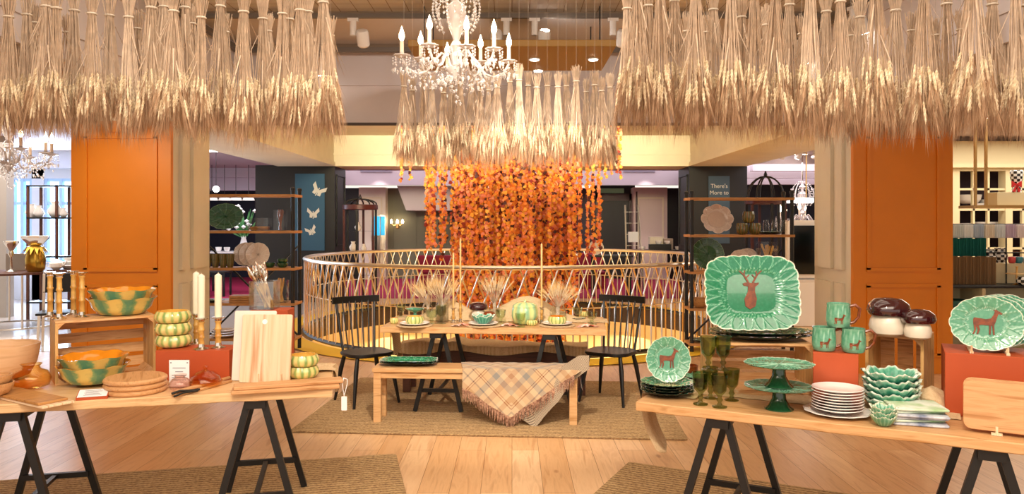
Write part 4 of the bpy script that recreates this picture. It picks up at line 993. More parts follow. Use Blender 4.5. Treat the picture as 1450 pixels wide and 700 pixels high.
# upright boards
def upboard(label, name, loc, w, h, th, mt, lean, rz, hole=None, r=.01, group=None):
    m = MB(); m.prism(rrect(0, w, 0, h, r), 0, th, bv=.002)
    o = m.build(name, mt, loc=loc, rot=(R(90-lean), 0, rz)); tag(o, label, 'cutting board', group)
    if hole:
        hb = MB(); hb.lathe([(.014, -.0012), (.014, th+.0015)], 24, (hole[0], hole[1], 0)); hb.build('hole', M['paper'], o)
    return o
b0 = S(328, 543, T+.001, .05)
upboard('white marble board standing behind a wooden cutting board', 'marble_board', (b0[0]-.005, b0[1]+.02, T+.001), .235, .385, .012, mat('white_marble', '#efe6d8', .3, noise=.1, nscale=5), 8, -.02)
upboard('upright wooden cutting board with a round hole near its top', 'cutting_board', S(340, 543, T+.001, .02), .275, .37, .018, M['board_tall'], 9, 0, (.125, .33))
t = thing('board_stand', 'pale wooden stand with two pegs holding the upright cutting board', 'stand', S(345, 546, T+.001, 0))
for x in (.075, .2):
    m = MB(); m.box(x-.007, x+.007, 0, .09, 0, .008); m.bar((x, .012, .008), (x, .006, .06), .007, .012); m.build('prong', M['board_pale'], t)
rr_ = (PY(354, 4.58, 0)[0], 4.58, T); box_thing('display_block', 'tall orange-red block behind the cutting boards, glass of cutlery on it', 'display block', rr_, .02, .225, .15, .352, M['riser'])
vz = T+.353; vx = PY(375, 4.655, 0)
t = thing('glass_vase', 'square clear glass vase of bamboo cutlery on the tall red block', 'vase', (vx[0], 4.655, vz))
m = MB(); h = .17; w_ = .074; th = .005
for a in ((-w_, w_, -w_+.005, -w_+.01), (-w_, w_, w_-.01, w_-.005), (-w_, -w_+.005, -w_+.01, w_-.01), (w_-.005, w_, -w_+.01, w_-.01)): m.box(*a, 0, h)
m.box(-w_+.005, w_-.005, -w_+.01, w_-.01, 0, .008); m.build('body', thin_glass('thin_clear_glass', (.93, .95, .95), .85), t)
rnd = random.Random(3)
for k in range(14):
    a = rnd.uniform(0, 6); x0, y0 = rnd.uniform(-.0, .05), rnd.uniform(-.045, .045); x1, y1 = -.035+rnd.uniform(-.03, .035), rnd.uniform(-.045, .045)
    t = thing('cutlery', 'bamboo-handled silver cutlery bunched in the glass vase on the tall red block', 'cutlery', (vx[0], 4.655, vz), 0, 'cutlery in the glass vase')
    d = Vector((x1-x0, y1-y0, .17)).normalized(); p0 = Vector((x0, y0, .01)); p1 = p0+d*.15; p2 = p0+d*rnd.uniform(.235, .29)
    m = MB(); m.tube([p0, p0+d*.05, p0+d*.052, p0+d*.1, p0+d*.102, p1], [.006, .0055, .007, .0055, .007, .005], 8); m.build('handle', M['bamboo'], t, True)
    m = MB(); q = rnd.uniform(.008, .014); m.tube([p1, p1+d*.03, p1+d*.05, p2-d*.03, p2], [.003, .0028, q, q*1.1, .003], 7); m.build('head', M['silver'], t, True)
for k in range(2):
    bowl('small ribbed green bowl, %s of two beside the upright cutting board' % ('lower', 'upper')[k], 'bowl', S(429+k*.5, 538, T, .06)[:2]+(T+.001+k*.064,), .087, .066, 'pumpkin', GY, YI, lobes=14, base=.6, rz=k*.2)
La = S(327, 560, T+.001); Lb = S(480, 550, T+.001); rz = atan2(Lb[1]-La[1], Lb[0]-La[0])
box_thing('long_board', 'long narrow oak board lying lowest along the front of the left table', 'serving board', La, rz-.03, .54, .11, .018, M['board'], .004)
o = box_thing('long_board', 'long narrow oak board lying on another, its tagged end over the table edge', 'serving board', (La[0]+.01, La[1]+.01, T+.02), rz+.04, .55, .10, .018, M['board'], .004)
e = Vector((La[0]+.01+.545*cos(rz+.04), La[1]+.01+.545*sin(rz+.04), T+.03))
t = thing('swing_tag', 'small white tag on a string hanging from the long board', 'tag', e)
m = MB(); m.tube([(0, .03, .012), (.02, .03, .005), (.022, .02, -.02), (.008, .0, -.08)], .002, 6); m.tube([(0, .03, .012), (.0, .0, -.02), (.01, 0, -.08)], .002, 6); m.build('string', M['paper'], t)
m = MB(); m.prism(rrect(-.015, .015, -.075, 0, .004), 0, .002); m.build('tag_card', M['paper'], t, loc=(.01, 0, -.08), rot=(R(90), 0, 0))
# linen at the right end of the left table
m = MB(); W0 = .17
def fn(u, v):
    if v < .6: x = 1.5+.425*v/.6; z = .752+.012*sin(u*7+v*9)**2
    else: q = (v-.6)/.4; x = 1.93+.012*q+.01*sin(u*8); z = .756-.15*q*(sqrt(max(.02, 1-(2*u-1)**2)))
    return (x, .46+.24*u, z+.002)
m.grid(fn, 20, 30); o = m.build('linen_runner', M['burlap'], smooth=True, loc=LT, rot=(0, 0, AL)); tag(o, 'brown linen runner with a rounded end over the right end of the left table', 'table runner')
# ================================================================ RIGHT TABLE
g = 'stack of green plates at the left end'
b0 = S(945, 568, T, .13)
for k in range(4):
    relplate('green relief plate, %s in the leftmost stack on the right table' % ('lowest', 'second from the bottom', 'third from the bottom', 'topmost')[k], (b0[0], b0[1], T+.007+k*.0135), .134, mt=GD, lobes=14, n=112, rot=(0, 0, k*.2), group=g)
def standplate(label, loc, a, b, mt, lean, yaw, lobes, amt=.05, poly=None, psc=.1, extra=None, rel=None, se=2, zc=None, group=None, pmt=None, name='plate', cat='plate', c=(0, 0)):
    # stands on its lower edge at loc
    T_ = Matrix.Rotation(yaw, 3, 'Z') @ Matrix.Rotation(R(90-lean), 3, 'X')
    ctr = Vector(loc)+T_ @ Vector((0, b*(1+amt*.4)+.0, 0))+T_ @ Vector((0, 0, -.02))
    t = relplate(label, ctr, a, b, mt, T_.to_euler(), group, lobes, amt, rel, se, n=224 if a > .2 else 144, name=name, cat=cat)
    if poly: motif(t, poly, psc, .004, pmt or BROWN, extra=extra, name='deer_relief', c=c)
    return t
standplate('green plate with a brown deer standing upright on the leftmost plate stack', (b0[0]+.008, b0[1]+.0, T+.062), .112, .115, GL, 12, -.08, 14, .05, DEER, .085, rel=arches(14, .6))
b1 = S(990, 552, T, .1)
for k in range(3):
    relplate('pale green plate, %s in the stack half hidden behind the goblets' % ('lowest', 'middle', 'topmost')[k], (b1[0], b1[1], T+.007+k*.0135), .1, mt=GL, n=96, rot=(0, 0, k*.3), group='plate stack behind the goblets')
bowl('glossy brown shallow bowl on the pale green plate stack', 'bowl', (b1[0]-.035, b1[1]+.13, T+.001), .06, .085, 'plain', BROWN, BROWN)
low = [(992, 575, 'front left'), (1019, 579, 'front right'), (1036, 569, 'rear right'), (1006, 566, 'rear left')]
for px, py, w_ in low: goblet('dark green glass goblet on the right table, %s in the lower tier' % w_, S(px, py, T+.001, .03))
for px, py, w_ in ((1003, 530, 'left'), (1024, 529, 'right')): goblet('dark green glass goblet balanced in the upper tier, %s one' % w_, (PY(px, 3.72, 0)[0], 3.72, T+.158), .037, .165)
# crate riser and platters
Cx = PY(1006, 3.86, 0); crate('wooden crate carrying the big stag platter on the right table', (Cx[0], 3.88, T), -.09, .515, .265, .3)
pc = (PY(1076, 4.0, 0)[0], 3.99, T+.266)
for k in range(2):
    relplate('flat oval green platter, %s of two lying on the crate under the stag platter' % ('lower', 'upper')[k], (pc[0], pc[1], pc[2]+.008+k*.020), .262, .16, GDK, (0, 0, -.09), 'platters lying on the crate', 22, .03, n=128, name='platter', cat='platter')
standplate('large rectangular green platter with a brown stag head, standing on the crate', (PY(1068, 3.95, 0)[0], 3.94, pc[2]+.053), .247, .195, GD, 12, 0, 26, .035, STAG, .13, ANT, arches(22, .66, .09), se=4.2, name='platter', cat='platter', c=(0, -.005))
t = thing('cake_stand', 'green pedestal cake stand, the lower of two stacked', 'cake stand', S(1103, 584, T, .06))
def cstand(t, rel):
    m = MB(); m.lathe([(.066, 0), (.066, .004), (.05, .018), (.032, .05), (.03, .08), (.045, .1)], 32); m.build('pedestal', GDK, t, True, attr=True)
    m = MB(); reldish(m, .158, .158, [(0, .104), (.8, .102), (1, .110)], plateR(10, .05), 128, leaves_rel(10)); m.build('top_plate', [GL, GDK], t, True, attr=True, flat_angle=60)
cstand(t, 0)
t2 = thing('cake_stand', 'green pedestal cake stand, the upper of two stacked', 'cake stand', (t.location.x, t.location.y, T+.1065), .4); cstand(t2, 0)
r6 = (PY(1151, 3.66, 0)[0], 3.66, T); box_thing('display_block', 'orange-red block on the right table with three deer mugs on it', 'display block', r6, -.38, .2, .2, .256, M['riser'])
def mug(label, loc, rz):
    t = thing('mug', label, 'mug', loc, rz); n_ = 64
    pr = [(.044, 0), (.05, .004), (.056, .03), (.055, .07), (.052, .1), (.054, .115), (.05, .115), (.048, .09), (.05, .03), (.04, .008)]
    m = MB(); m.lathe(pr, n_, col=lambda a, i, r, z: (.45*exp(-(sin(5*a+(1 if int(z*100) % 2 else -1)*z*30)/.25)**2) if .06 < z < .11 else .1)); m.build('body', GL, t, True, attr=True, flat_angle=60)
    m = MB(); m.tube([(.05, 0, .1), (.075, 0, .108), (.095, 0, .09), (.09, 0, .05), (.07, 0, .025), (.052, 0, .02)], [.007, .008, .008, .007, .007, .008], 8); m.build('handle', BROWN, t, True)
    m = MB(); m.v = []; sc = .045
    vs = []
    for x, y in DEER: a = -pi/2+x*sc/.056; vs.append((.0575*cos(a), .0575*sin(a), .04+y*sc*.9))
    m.add(vs, [tuple(range(len(vs)))]); o = m.build('deer_relief', BROWN, t); return t
mz = T+.257
mug('green deer mug with a brown handle, lower left on the orange-red block', (r6[0]+.072, r6[1]+.045, mz), -.3)
mug('green deer mug with a brown handle, lower right on the orange-red block', (r6[0]+.198-.005, r6[1]-.004, mz), -.3)
mug('green deer mug with a brown handle, on top of two others', (r6[0]+.135, r6[1]+.03, mz+.1165), -.3)
w0 = S(1186, 598, T, .14)
flatplate('wide white scalloped plate under the stack of smaller white plates', (w0[0], w0[1], T+.001), .148, M['white'], None, 72, scallop=.02)
for k in range(8): flatplate('small white plate, %s from the bottom of the white stack' % ORD[k], (w0[0], w0[1], T+.016+k*.0127), .113, M['white'], 'stack of small white plates')
l0 = S(1262, 588, T, .06)
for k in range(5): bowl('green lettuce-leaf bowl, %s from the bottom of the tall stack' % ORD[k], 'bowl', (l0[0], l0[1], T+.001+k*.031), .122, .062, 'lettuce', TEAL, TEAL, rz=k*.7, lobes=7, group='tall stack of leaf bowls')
l0 = S(1251, 606, T, .03)
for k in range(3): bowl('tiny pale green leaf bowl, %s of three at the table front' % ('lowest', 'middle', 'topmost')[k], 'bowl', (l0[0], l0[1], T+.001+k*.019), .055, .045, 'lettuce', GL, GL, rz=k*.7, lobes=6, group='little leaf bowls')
k9 = P(1308, 571, T); cw, ch_, cd = .265, .315, .28; a9 = -R(38)
crate('upright wooden crate on the right table with two mushroom jars on top', (k9[0]-cw*cos(a9), k9[1]-cw*sin(a9), T), a9, cw, ch_, cd, True)
mz = T+ch_+.001; mb = P(1263, 477, mz)
mushroom('large cream mushroom jar with a dark brown cap on the upright crate', (mb[0], mb[1]+.04, mz), .088, .19, .102)
ms = P(1306, 482, mz); mushroom('smaller mushroom jar with a dark cap, right of the large one', (ms[0]+.0, ms[1]+.04, mz), .062, .145, .079)
m = MB(); q0 = S(1318, 584, T, .05)
m.lathe([(.04, 0), (.085, .01), (.08, .06), (.05, .09), (.02, .1)], 28, mod=lambda a, i, r, z: (r*(1+.12*sin(3*a+z*20)), z*(1+.1*sin(2*a)))); o = m.build('linen_bundle', M['burlap'], smooth=True, loc=q0); tag(o, 'bunched beige linen cloth beside the upright crate', 'cloth')
NAPK = mat('printed_napkin', '#e8ece4', .85, color2='#9fc08a', nscale=9); NAPB = mat('navy_striped_napkin', '#e6e8ec', .85, color2='#7c86a0', nscale=14)
n0 = P(1268, 604, T)
for k in range(6):
    m = MB(); zz = k*.0125; sp_ = rrect(0, .22, 0, .19, .01)
    m.prism(sp_, 0, .010, bv=.003); o = m.build('napkin', NAPK if k > 3 or k == 1 else NAPB, smooth=False, loc=(n0[0]+.004*(k % 3), n0[1]+.02-.005*(k % 2), T+.001+zz), rot=(0, 0, -.30+.13*((k*5) % 3))); tag(o, 'folded printed napkin, %s from the bottom of the pile near the board' % ORD[k], 'napkin', 'pile of folded napkins')
rR = P(1338, 588, T); box_thing('display_block', 'long orange-red block at the right edge with deer plates on it', 'display block', rR, AR, .75, .3, .285, M['riser'])
pz = T+.286
for k in range(4):
    u = .17+k*.03; v = .06+k*.055
    L = (rR[0]+cos(AR)*u-sin(AR)*v, rR[1]+sin(AR)*u+cos(AR)*v, pz+.01)
    standplate('oval green deer plate on the long red block, %s of four' % ('foremost', 'second', 'third', 'rearmost')[k], L, .148, .122, GL, 10, -.42, 14, .05, DEER if k == 0 else None, .1, rel=arches(14, .6), group='standing deer plates')
t = thing('plate_rack', 'pale wooden rack holding the four deer plates', 'rack', (rR[0]+cos(AR)*.08-sin(AR)*.02, rR[1]+sin(AR)*.08+cos(AR)*.02, pz), AR)
for x in (.02, .16):
    m = MB(); m.box(x, x+.014, 0, .25, 0, .01); m.build('rail', M['board_pale'], t)
    m = MB()
    for k in range(5): m.tube([(x+.007, .006+k*.055, .01), (x+.007, .006+k*.055, .035)], .004, 8)
    m.build('pegs', M['board_pale'], t)
bp = P(1364, 606, T+.01); ab = -R(32)
upboard('big rounded oak board standing at the right front of the right table', 'cutting_board', (bp[0], bp[1], T+.012), .55, .2, .024, M['board'], 8, ab, r=.03)
upboard('second oak board standing close behind the big rounded one', 'cutting_board', (bp[0]+.02, bp[1]+.035, T+.012), .55, .205, .018, M['board'], 8, ab, r=.03)
t = thing('board_stand', 'pair of small pale pegs propping up the big oak board', 'stand', (bp[0], bp[1], T+.001), ab)
for x in (.12, .25, .42): m = MB(); m.box(x-.02, x+.02, -.035, .05, 0, .009); m.tube([(x, -.02, .009), (x, -.02, .035)], .006, 8); m.build('foot', M['board_pale'], t)
# linen tongue hanging off the left end
m = MB()
def fn(u, v):
    if v < .3: x = .25-.27*v/.3; z = .752; 
    else: q = (v-.3)/.7; x = -.022-.03*q+.14*q*q; z = .752-.30*q
    wd = .13*(1-.25*v)*(1 if v < .9 else sqrt(max(.05, 1-((v-.9)/.1)**2)))
    return (x+.01*sin(u*6), .30+(u-.5)*2*wd-.1*max(0, v-.3), z+.002+.006*sin(u*9)**2)
m.grid(fn, 16, 40); o = m.build('linen_runner', M['burlap'], smooth=True, loc=RT, rot=(0, 0, AR)); tag(o, 'brown linen tongue hanging from the left end of the right table', 'table runner')
m = MB()
def fn(u, v): return (.2+1.2*u, .3+.2*v, .7515+.012*sin(u*11)**2*(sin(v*pi)**.5)+.003*sin(u*40+v*9)**2)
m.grid(fn, 60, 10); o = m.build('linen_runner', M['burlap'], smooth=True, loc=RT, rot=(0, 0, AR)); tag(o, 'rumpled linen runner lying along the middle of the right table', 'table runner')
# ================================================================ CENTRE TABLE
M['wicker'] = weave('wicker_mat', '#c8a070', '#ecd8b4', 120, .85, .6)
def placemat(label, loc):
    m = MB(); m.lathe([(.135, 0), (.15, .003), (.152, .008), (.14, .010), (.02, .007)], 96, mod=lambda a, i, r, z: (r*(1+.03*cos(24*a)*(r > .13)), z)); o = m.build('placemat', M['wicker'], smooth=True, loc=loc); return tag(o, label, 'placemat', 'wicker placemats')
for i, (px, w_) in enumerate(((587, 'left'), (684, 'middle'), (789, 'right'))):
    L = S(px, 465, T, .14); placemat('scallop-edged wicker placemat at the %s place setting' % w_, L)
    flatplate('white dinner plate at the %s place setting' % w_, (L[0], L[1], T+.011), .128, M['white'], 'white plates on the dining table')
    if i == 1: bowl('teal leaf bowl on the middle white plate', 'bowl', (L[0], L[1], T+.019), .095, .07, 'lettuce', TEAL, TEAL, lobes=7)
    else: bowl('ribbed yellow bowl on the %s white plate of the dining table' % w_, 'bowl', (L[0], L[1], T+.019), .078, .065, 'pumpkin', GY, OI if i == 2 else YI, lobes=14, base=.75)
for px, py, r, w_ in ((558, 459, .037, 'at the left end of the dining table'), (753, 462, .05, 'in front of the pumpkin tureen'), (827, 449, .04, 'at the right rear of the dining table')):
    t = bowl('small ribbed yellow dip bowl '+w_, 'bowl', S(px, py, T, r*.8), r, .05, 'pumpkin', GY, OI, lobes=12, base=.7)
    m = MB(); m.tube([(r*.3, 0, .03), (r*1.1, 0, .075)], .003, 6); o = m.build('spoon', M['brass'], smooth=True, loc=t.location); tag(o, 'little brass spoon in the dip bowl '+w_.replace('of the dining table', ''), 'spoon')
for px, py, r, h, w_ in ((568, 450, .04, .12, 'at the left rear'), (611, 459, .05, .12, 'left of the tall goblet'), (625, 459, .045, .16, 'tall, by the left jar'), (709, 459, .042, .12, 'right of the middle setting'), (717, 454, .045, .13, 'beside the pumpkin, left'), (737, 464, .04, .115, 'in front of the pumpkin'), (838, 460, .045, .11, 'short, at the right end')):
    goblet('green glass goblet on the dining table, '+w_, S(px, py, T, .03), r, h, 'olive_glass')
L = S(818, 456, T, .06); relplate('small teal leaf saucer near the right end of the dining table', (L[0], L[1], T+.006), .07, mt=TEAL, n=96, lobes=6, amt=.1, under=UND); goblet('green glass goblet standing on the teal saucer', (L[0], L[1], T+.012), .04, .11, 'olive_glass')
t = thing('cake_stand', 'teal leaf-shaped footed dish at the left rear of the dining table', 'dish', S(588, 452, T, .05))
m = MB(); m.lathe([(.04, 0), (.02, .02), (.014, .05), (.03, .065)], 24); m.build('foot', TEAL, t, True, attr=True)
m = MB(); reldish(m, .085, .085, [(0, .066), (.6, .068), (1, .09)], plateR(6, .14), 96, leaves_rel(6)); m.build('dish', [TEAL, TEAL], t, True, attr=True)
# jars and wheat
def jar(label, loc, r, h):
    return vase(label, loc, [(r*.85, 0), (r, .008), (r, h*.72), (r*.7, h*.86), (r*.7, h*.93), (r*.78, h*.94), (r*.78, h)], M['thin'], name='glass_jar', cat='jar')
def bouquet(label, loc, n, L, spread, seed, lean=0):
    rnd = random.Random(seed); t = thing('wheat_bouquet', label, 'wheat bunch', loc); st, er, aw = MB(), MB(), MB()
    for i in range(n):
        a = rnd.uniform(0, 2*pi); q = sqrt(rnd.uniform(0, 1)); th = q*spread
        d = Vector((sin(th)*cos(a)+lean, sin(th)*sin(a)*.7, cos(th))).normalized()
        p0 = Vector((rnd.uniform(-.012, .012), rnd.uniform(-.012, .012), .01)); neck = Vector((cos(a)*.018*q, sin(a)*.018*q, L*.42)); e = neck+d*L*rnd.uniform(.28, .45)
        st.tube([p0, neck, e], [.0018, .0018, .0014], 3, False); ear(er, e, d, .065, .0055, rnd); awns(aw, e, d, .065, 9, .1, rnd)
    st.build('stems', M['stem'], t); er.build('ears', M['ear'], t); aw.build('awns', M['awn2'], t); return t
M['awn2'] = mat('pale_awn', '#f2d298', .7)
for px, py, r, h, L, n, sp_, ln, w_ in ((626, 458, .057, .22, .34, 60, .75, -.05, 'left tall jar'), (700, 452, .048, .2, .36, 45, .75, 0, 'middle jar at the rear'), (790, 459, .072, .15, .3, 70, 1.0, .05, 'right squat jar')):
    b = S(px, py, T+.001, r+.03) if w_[0] != 'm' else (PY(700, 6.78, 0)[0], 6.78, T+.001); jar('clear glass %s holding dried wheat on the dining table' % w_, b, r, h); bouquet('dried wheat bunch in the %s of the dining table' % w_, (b[0], b[1], T+.012), n, L, sp_, px, ln)
b = (PY(606, 6.85, 0)[0], 6.85, T+.001); jar('clear glass jar half hidden behind the left tall jar', b, .045, .16); bouquet('darker drooping wheat bunch left of the left tall jar', (b[0], b[1], T+.012), 40, .3, .6, 11, -.35)
for px, py, hh, y1, w_ in ((642, 458, .13, 358, 'left'), (652, 457, .19, 338, 'second'), (767, 459, .14, 345, 'right')):
    b = S(px, py, T+.001, .04); candlestick('slim bamboo candlestick on the dining table, the %s one' % w_, b, hh, .026); candle('tall thin honey-coloured candle on the dining table, the %s one' % w_, (b[0], b[1], T+.002+hh), ZY(y1, b[1])-T-hh, .0085, 'taper')
b = (PY(677, 6.72, 0)[0], 6.72, T+.03); mushroom('mushroom jar with a dark glossy cap behind the middle place setting', b, .06, .15, .083)
b = (PY(693, 6.6, 0)[0], 6.6, T+.02); mushroom('smallest red-brown mushroom jar behind the teal bowl', b, .035, .09, .053, BROWN)
t = thing('pumpkin_tureen', 'pale green pumpkin-shaped lidded tureen on the dining table', 'tureen', S(743, 461, T+.001, .09))
PUMP = ribmat('pale_pumpkin_glaze', [(.2, '#dce49a'), (.5, '#c8dc9c'), (.8, '#a4cc9c'), (1, '#8cbc98')], 9)
pm = lambda a, i, r, z: (r*(1+.06*(abs(cos(4.5*a))**.7-.5)), z)
m = MB(); m.lathe([(.06, 0), (.095, .015), (.113, .07), (.112, .12), (.102, .15)], 72, mod=pm); m.build('pot', PUMP, t, True, flat_angle=60)
m = MB(); m.lathe([(.106, .151), (.1, .165), (.07, .185), (.03, .192), (.01, .188)], 72, mod=pm); l = m.build('lid', PUMP, t, True, flat_angle=60)
m = MB(); m.tube([(0, 0, .186), (.002, 0, .2), (.01, 0, .212)], [.014, .008, .010], 10); m.build('stalk', PUMP, l, True)
NAP = mat('coral_print_napkin', '#e8ddd0', .85, color2='#cf6a4a', nscale=30)
for i, (px, py) in enumerate(((655, 463), (719, 463), (831, 464))):
    rnd = random.Random(i); m = MB(); W_ = .17
    m.grid(lambda u, v: ((u-.5)*W_*(1+.2*sin(v*5)), (v-.5)*.09, .003+.022*abs(sin(u*9+v*4+i))*(1-abs(2*u-1))), 24, 12); o = m.build('napkin', NAP, smooth=True, loc=S(px, py, T, .05), rot=(0, 0, -.1+.15*i)); tag(o, 'crumpled coral and white napkin at the %s of the dining table' % ('left centre', 'middle', 'right')[i], 'napkin', 'crumpled napkins')
# linen runner with humps
def hump(x): return .15*exp(-((x-.5)/.2)**2)+.20*exp(-((x-1.2)/.3)**2)+.02*exp(-((x-.8)/.1)**2)+.012
m = MB()
def fn(u, v):
    s_ = -.34+2.6*u; yy = .42+.3*v
    if s_ < -.02: q = -.02-s_; x = -.025-.0*q+.12*q; z = .757-q; 
    elif s_ > 1.91: q = s_-1.91; x = 1.92+.1*q-.25*q*q; z = .757-q*.7
    else: x = s_; z = .7525+hump(x)*sin(min(1, v*1.15)*pi)**1.5*max(0, min(1, (x+.02)/.15, (1.9-x)/.15))+.004*sin(x*40)**2
    wb = .03*sin(u*22)
    return (x, yy+wb+.02*sin(s_*9), z)
m.grid(fn, 130, 16); o = m.build('linen_runner', M['burlap'], smooth=True, loc=CTB, rot=(0, 0, AC)); tag(o, 'beige linen runner humped along the dining table, ends hanging down', 'table runner')
# plates on bench
for k in range(2):
    L = P(582, 512, .458); relplate('rectangular dark green platter on the light bench, the %s one' % ('lower', 'upper')[k], (L[0], 6.29, .463+k*.014), .235, .125, GD, (0, 0, -.05), 'platters on the bench', 20, .03, se=4, n=128, name='platter', cat='platter', rel=arches(20, .7))
# plaid throw
def plaid(name, hound=False):
    m, nt, b = newmat(name); uv = N(nt, 'ShaderNodeUVMap'); uv.uv_map = 'UVMap'; sp = N(nt, 'ShaderNodeSeparateXYZ'); nt.links.new(uv.outputs[0], sp.inputs[0])
    def bands(sock, stops, period):
        d = N(nt, 'ShaderNodeMath', operation='DIVIDE'); d.inputs[1].default_value = period; nt.links.new(sock, d.inputs[0]); fr = N(nt, 'ShaderNodeMath', operation='FRACT'); nt.links.new(d.outputs[0], fr.inputs[0]); r = ramp(nt, stops, 'CONSTANT'); nt.links.new(fr.outputs[0], r.inputs[0]); return r.outputs[0]
    if hound:
        a = bands(sp.outputs[0], [(0, '#3a2220'), (.5, '#e8d4b4')], .02); c = bands(sp.outputs[1], [(0, '#5c3a30'), (.5, '#f0e0c4')], .012)
    else:
        A = [(0, '#d8b48c'), (.10, '#b89070'), (.2, '#dcc09c'), (.30, '#98948c'), (.40, '#d8b890'), (.52, '#843c24'), (.535, '#dcbc94'), (.56, '#843c24'), (.575, '#deC4a0'), (.70, '#8c8078'), (.73, '#d8bc98'), (.84, '#bc9068'), (.93, '#e0c6a2')]
        a = bands(sp.outputs[0], A, .44); c = bands(sp.outputs[1], A, .44)
    mx = N(nt, 'ShaderNodeMixRGB'); mx.inputs[0].default_value = .5; nt.links.new(a, mx.inputs[1]); nt.links.new(c, mx.inputs[2])
    hs = N(nt, 'ShaderNodeHueSaturation'); hs.inputs['Value'].default_value = .72; hs.inputs['Saturation'].default_value = 1.05; nt.links.new(mx.outputs[0], hs.inputs['Color']); nt.links.new(hs.outputs[0], b.inputs['Base Color']); b.inputs['Roughness'].default_value = .95; b.inputs['Sheen Weight'].default_value = .3; return m
PLAID = plaid('plaid_wool'); HOUND = plaid('houndstooth_wool', True)
t = thing('throw_blanket', 'fringed plaid wool throw draped over the light oak bench', 'blanket', (0, 0, 0))
yb = [(655, 549), (668, 556), (690, 571), (712, 583), (724, 589), (740, 577), (765, 562), (790, 546), (800, 538), (812, 530), (822, 524)]
def interp(tb, x):
    for (a, b), (c, d) in zip(tb, tb[1:]):
        if x <= c: return b+(d-b)*max(0, (x-a))/(c-a)
    return tb[-1][1]
bx0, by0 = -1.13, 6.15
def bfront(px):   # bench front line Y at this pixel column
    Y = 6.1
    for _ in range(4): X = (px-CX)/F*Y; Y = by0-.055*(X-bx0)-.012
    return Y
ZT = .462; fold = 724
m = MB(); uvs = []
def fn(u, v):
    px = 655+(822-655)*u; Y = bfront(px); X = (px-CX)/F*Y
    if v < .3:
        q = 1-v/.3; uvs_d = -q*.26; p = (X+(-.03*q), Y+.27*q, ZT+.004*sin(px*.15+q*5)**2+.0)
    else:
        q = (v-.3)/.7; zb = CH-(interp(yb, px)-HY)*Y/F; dep = (ZT-zb)*q; uvs_d = dep
        p = (X, Y-.010-.025*q*(1+sin(px*.11)*.9)-(.05*q*exp(-((px-fold)/14)**2)), ZT-dep)
    dx = abs(px-fold)/F*6.1; uvs.append(((dx+uvs_d)*.707+.03, (dx-uvs_d)*.707+.11)); return p
m.grid(fn, 84, 40); m.uv = uvs; m.build('plaid_cloth', PLAID, t, True)
# fringe
m = MB(); rnd = random.Random(1)
for k in range(150):
    px = 655+(812-655)*k/149; Y = bfront(px); X = (px-CX)/F*Y; q = 1; z = CH-(interp(yb, px)-HY)*Y/F; y_ = Y-.010-.025*(1+sin(px*.11)*.9)-(.05*exp(-((px-fold)/14)**2))
    L = rnd.uniform(.07, .1); w_ = .0028; dx = rnd.uniform(-.012, .012)
    m.tube([(X, y_, z+.004), (X+dx*.4, y_-.003, z-L*.5), (X+dx, y_, z-L)], [w_, w_*.9, w_*.5], 4, False)
m.build('fringe', mat('fringe_wool', '#c8a084', .95, color2='#7c5040', nscale=60), t)
# reverse side in small check hanging lower to the right
tb = [(724, 606), (757, 606), (770, 590), (790, 568), (805, 545), (822, 530), (834, 522)]
m = MB(); uvs = []
def fn(u, v):
    px = 735+(834-735)*u; Y = bfront(px)+.004; X = (px-CX)/F*Y
    yt = interp(yb, min(px, 820))-22; y1 = interp(tb, px) if px > 757 else 590+(px-735)*16/22
    zt = CH-(yt-HY)*Y/F; z1 = CH-(y1-HY)*Y/F; uvs.append(((px-735)/F*6+.3*v, -(z1-zt)*v+(px-735)/F*5)); return (X, Y-.012-.012*v-.008*sin(px*.2)*v, zt+(z1-zt)*v)
m.grid(fn, 40, 20); m.uv = uvs; m.build('checked_reverse', HOUND, t, True)
m = MB(); uvs = []
def fn(u, v):
    px = 806+(834-806)*u; Y = bfront(px); X = (px-CX)/F*Y; uvs.append((u*.2, v*.3)); xe = .53
    if X < xe: return (X, Y+.16*v, ZT+.004)
    q = X-xe; return (xe+q*.4, Y+.16*v, ZT+.004-q*2.2)
m.grid(fn, 14, 8); m.uv = uvs; m.build('bench_end_fold', HOUND, t, True)
# ================================================================ SHELF UNITS
def shelfunit(label, x0, x1, y0, zs, extra=0):
    t = thing('shelf_unit', label, 'shelf unit', (x0, y0, 0)); W = x1-x0; D = .36; top = zs[0]+.02
    for x in (.03, W-.03):
        for y in (.03, D-.03): m = MB(); m.tube([(x, y, .001), (x, y, top+.05)], .024, 12); m.lathe([(.03, top+.03), (.03, top+.06), (.01, top+.07)], 12, (x, y, 0)); m.build('post', M['black'], t, True)
    for z in zs: m = MB(); m.box(0, W, 0, D, z-.032, z, .003); m.build('shelf_board', M['mid_wood'], t)
    m = MB(); m.bar((.05, D-.02, zs[-1]), (W-.05, D-.02, zs[1]-.2), .02); m.build('brace', M['black'], t)
    m = MB(); m.bar((W-.05, D-.04, zs[-1]), (.05, D-.04, zs[1]-.2), .02); m.build('brace', M['black'], t)
    return t
SY = 9.5; ZS = [1.98, 1.525, 1.06, .62, .18]
LX0, LX1 = PY(276, SY, 0)[0], PY(417, SY, 0)[0]
shelfunit('black-posted wooden shelf unit between the left orange column and the balustrade', LX0, LX1, SY, ZS)
def onS(px, k, dy=.17, zz=ZS): return (PY(px, SY+dy, 0)[0], SY+dy, zz[k]+.001)
def stand_at(label, px, k, r, mt, b=None, lobes=12, amt=.03, yaw=0, dy=.2, lean=14, rel=None, zz=ZS, name='plate'):
    L = onS(px, k, dy, zz); return standplate(label, (L[0], L[1], L[2]+.012), r, b or r, mt, lean, yaw, lobes, amt, rel=rel or leaves_rel(12), name=name)
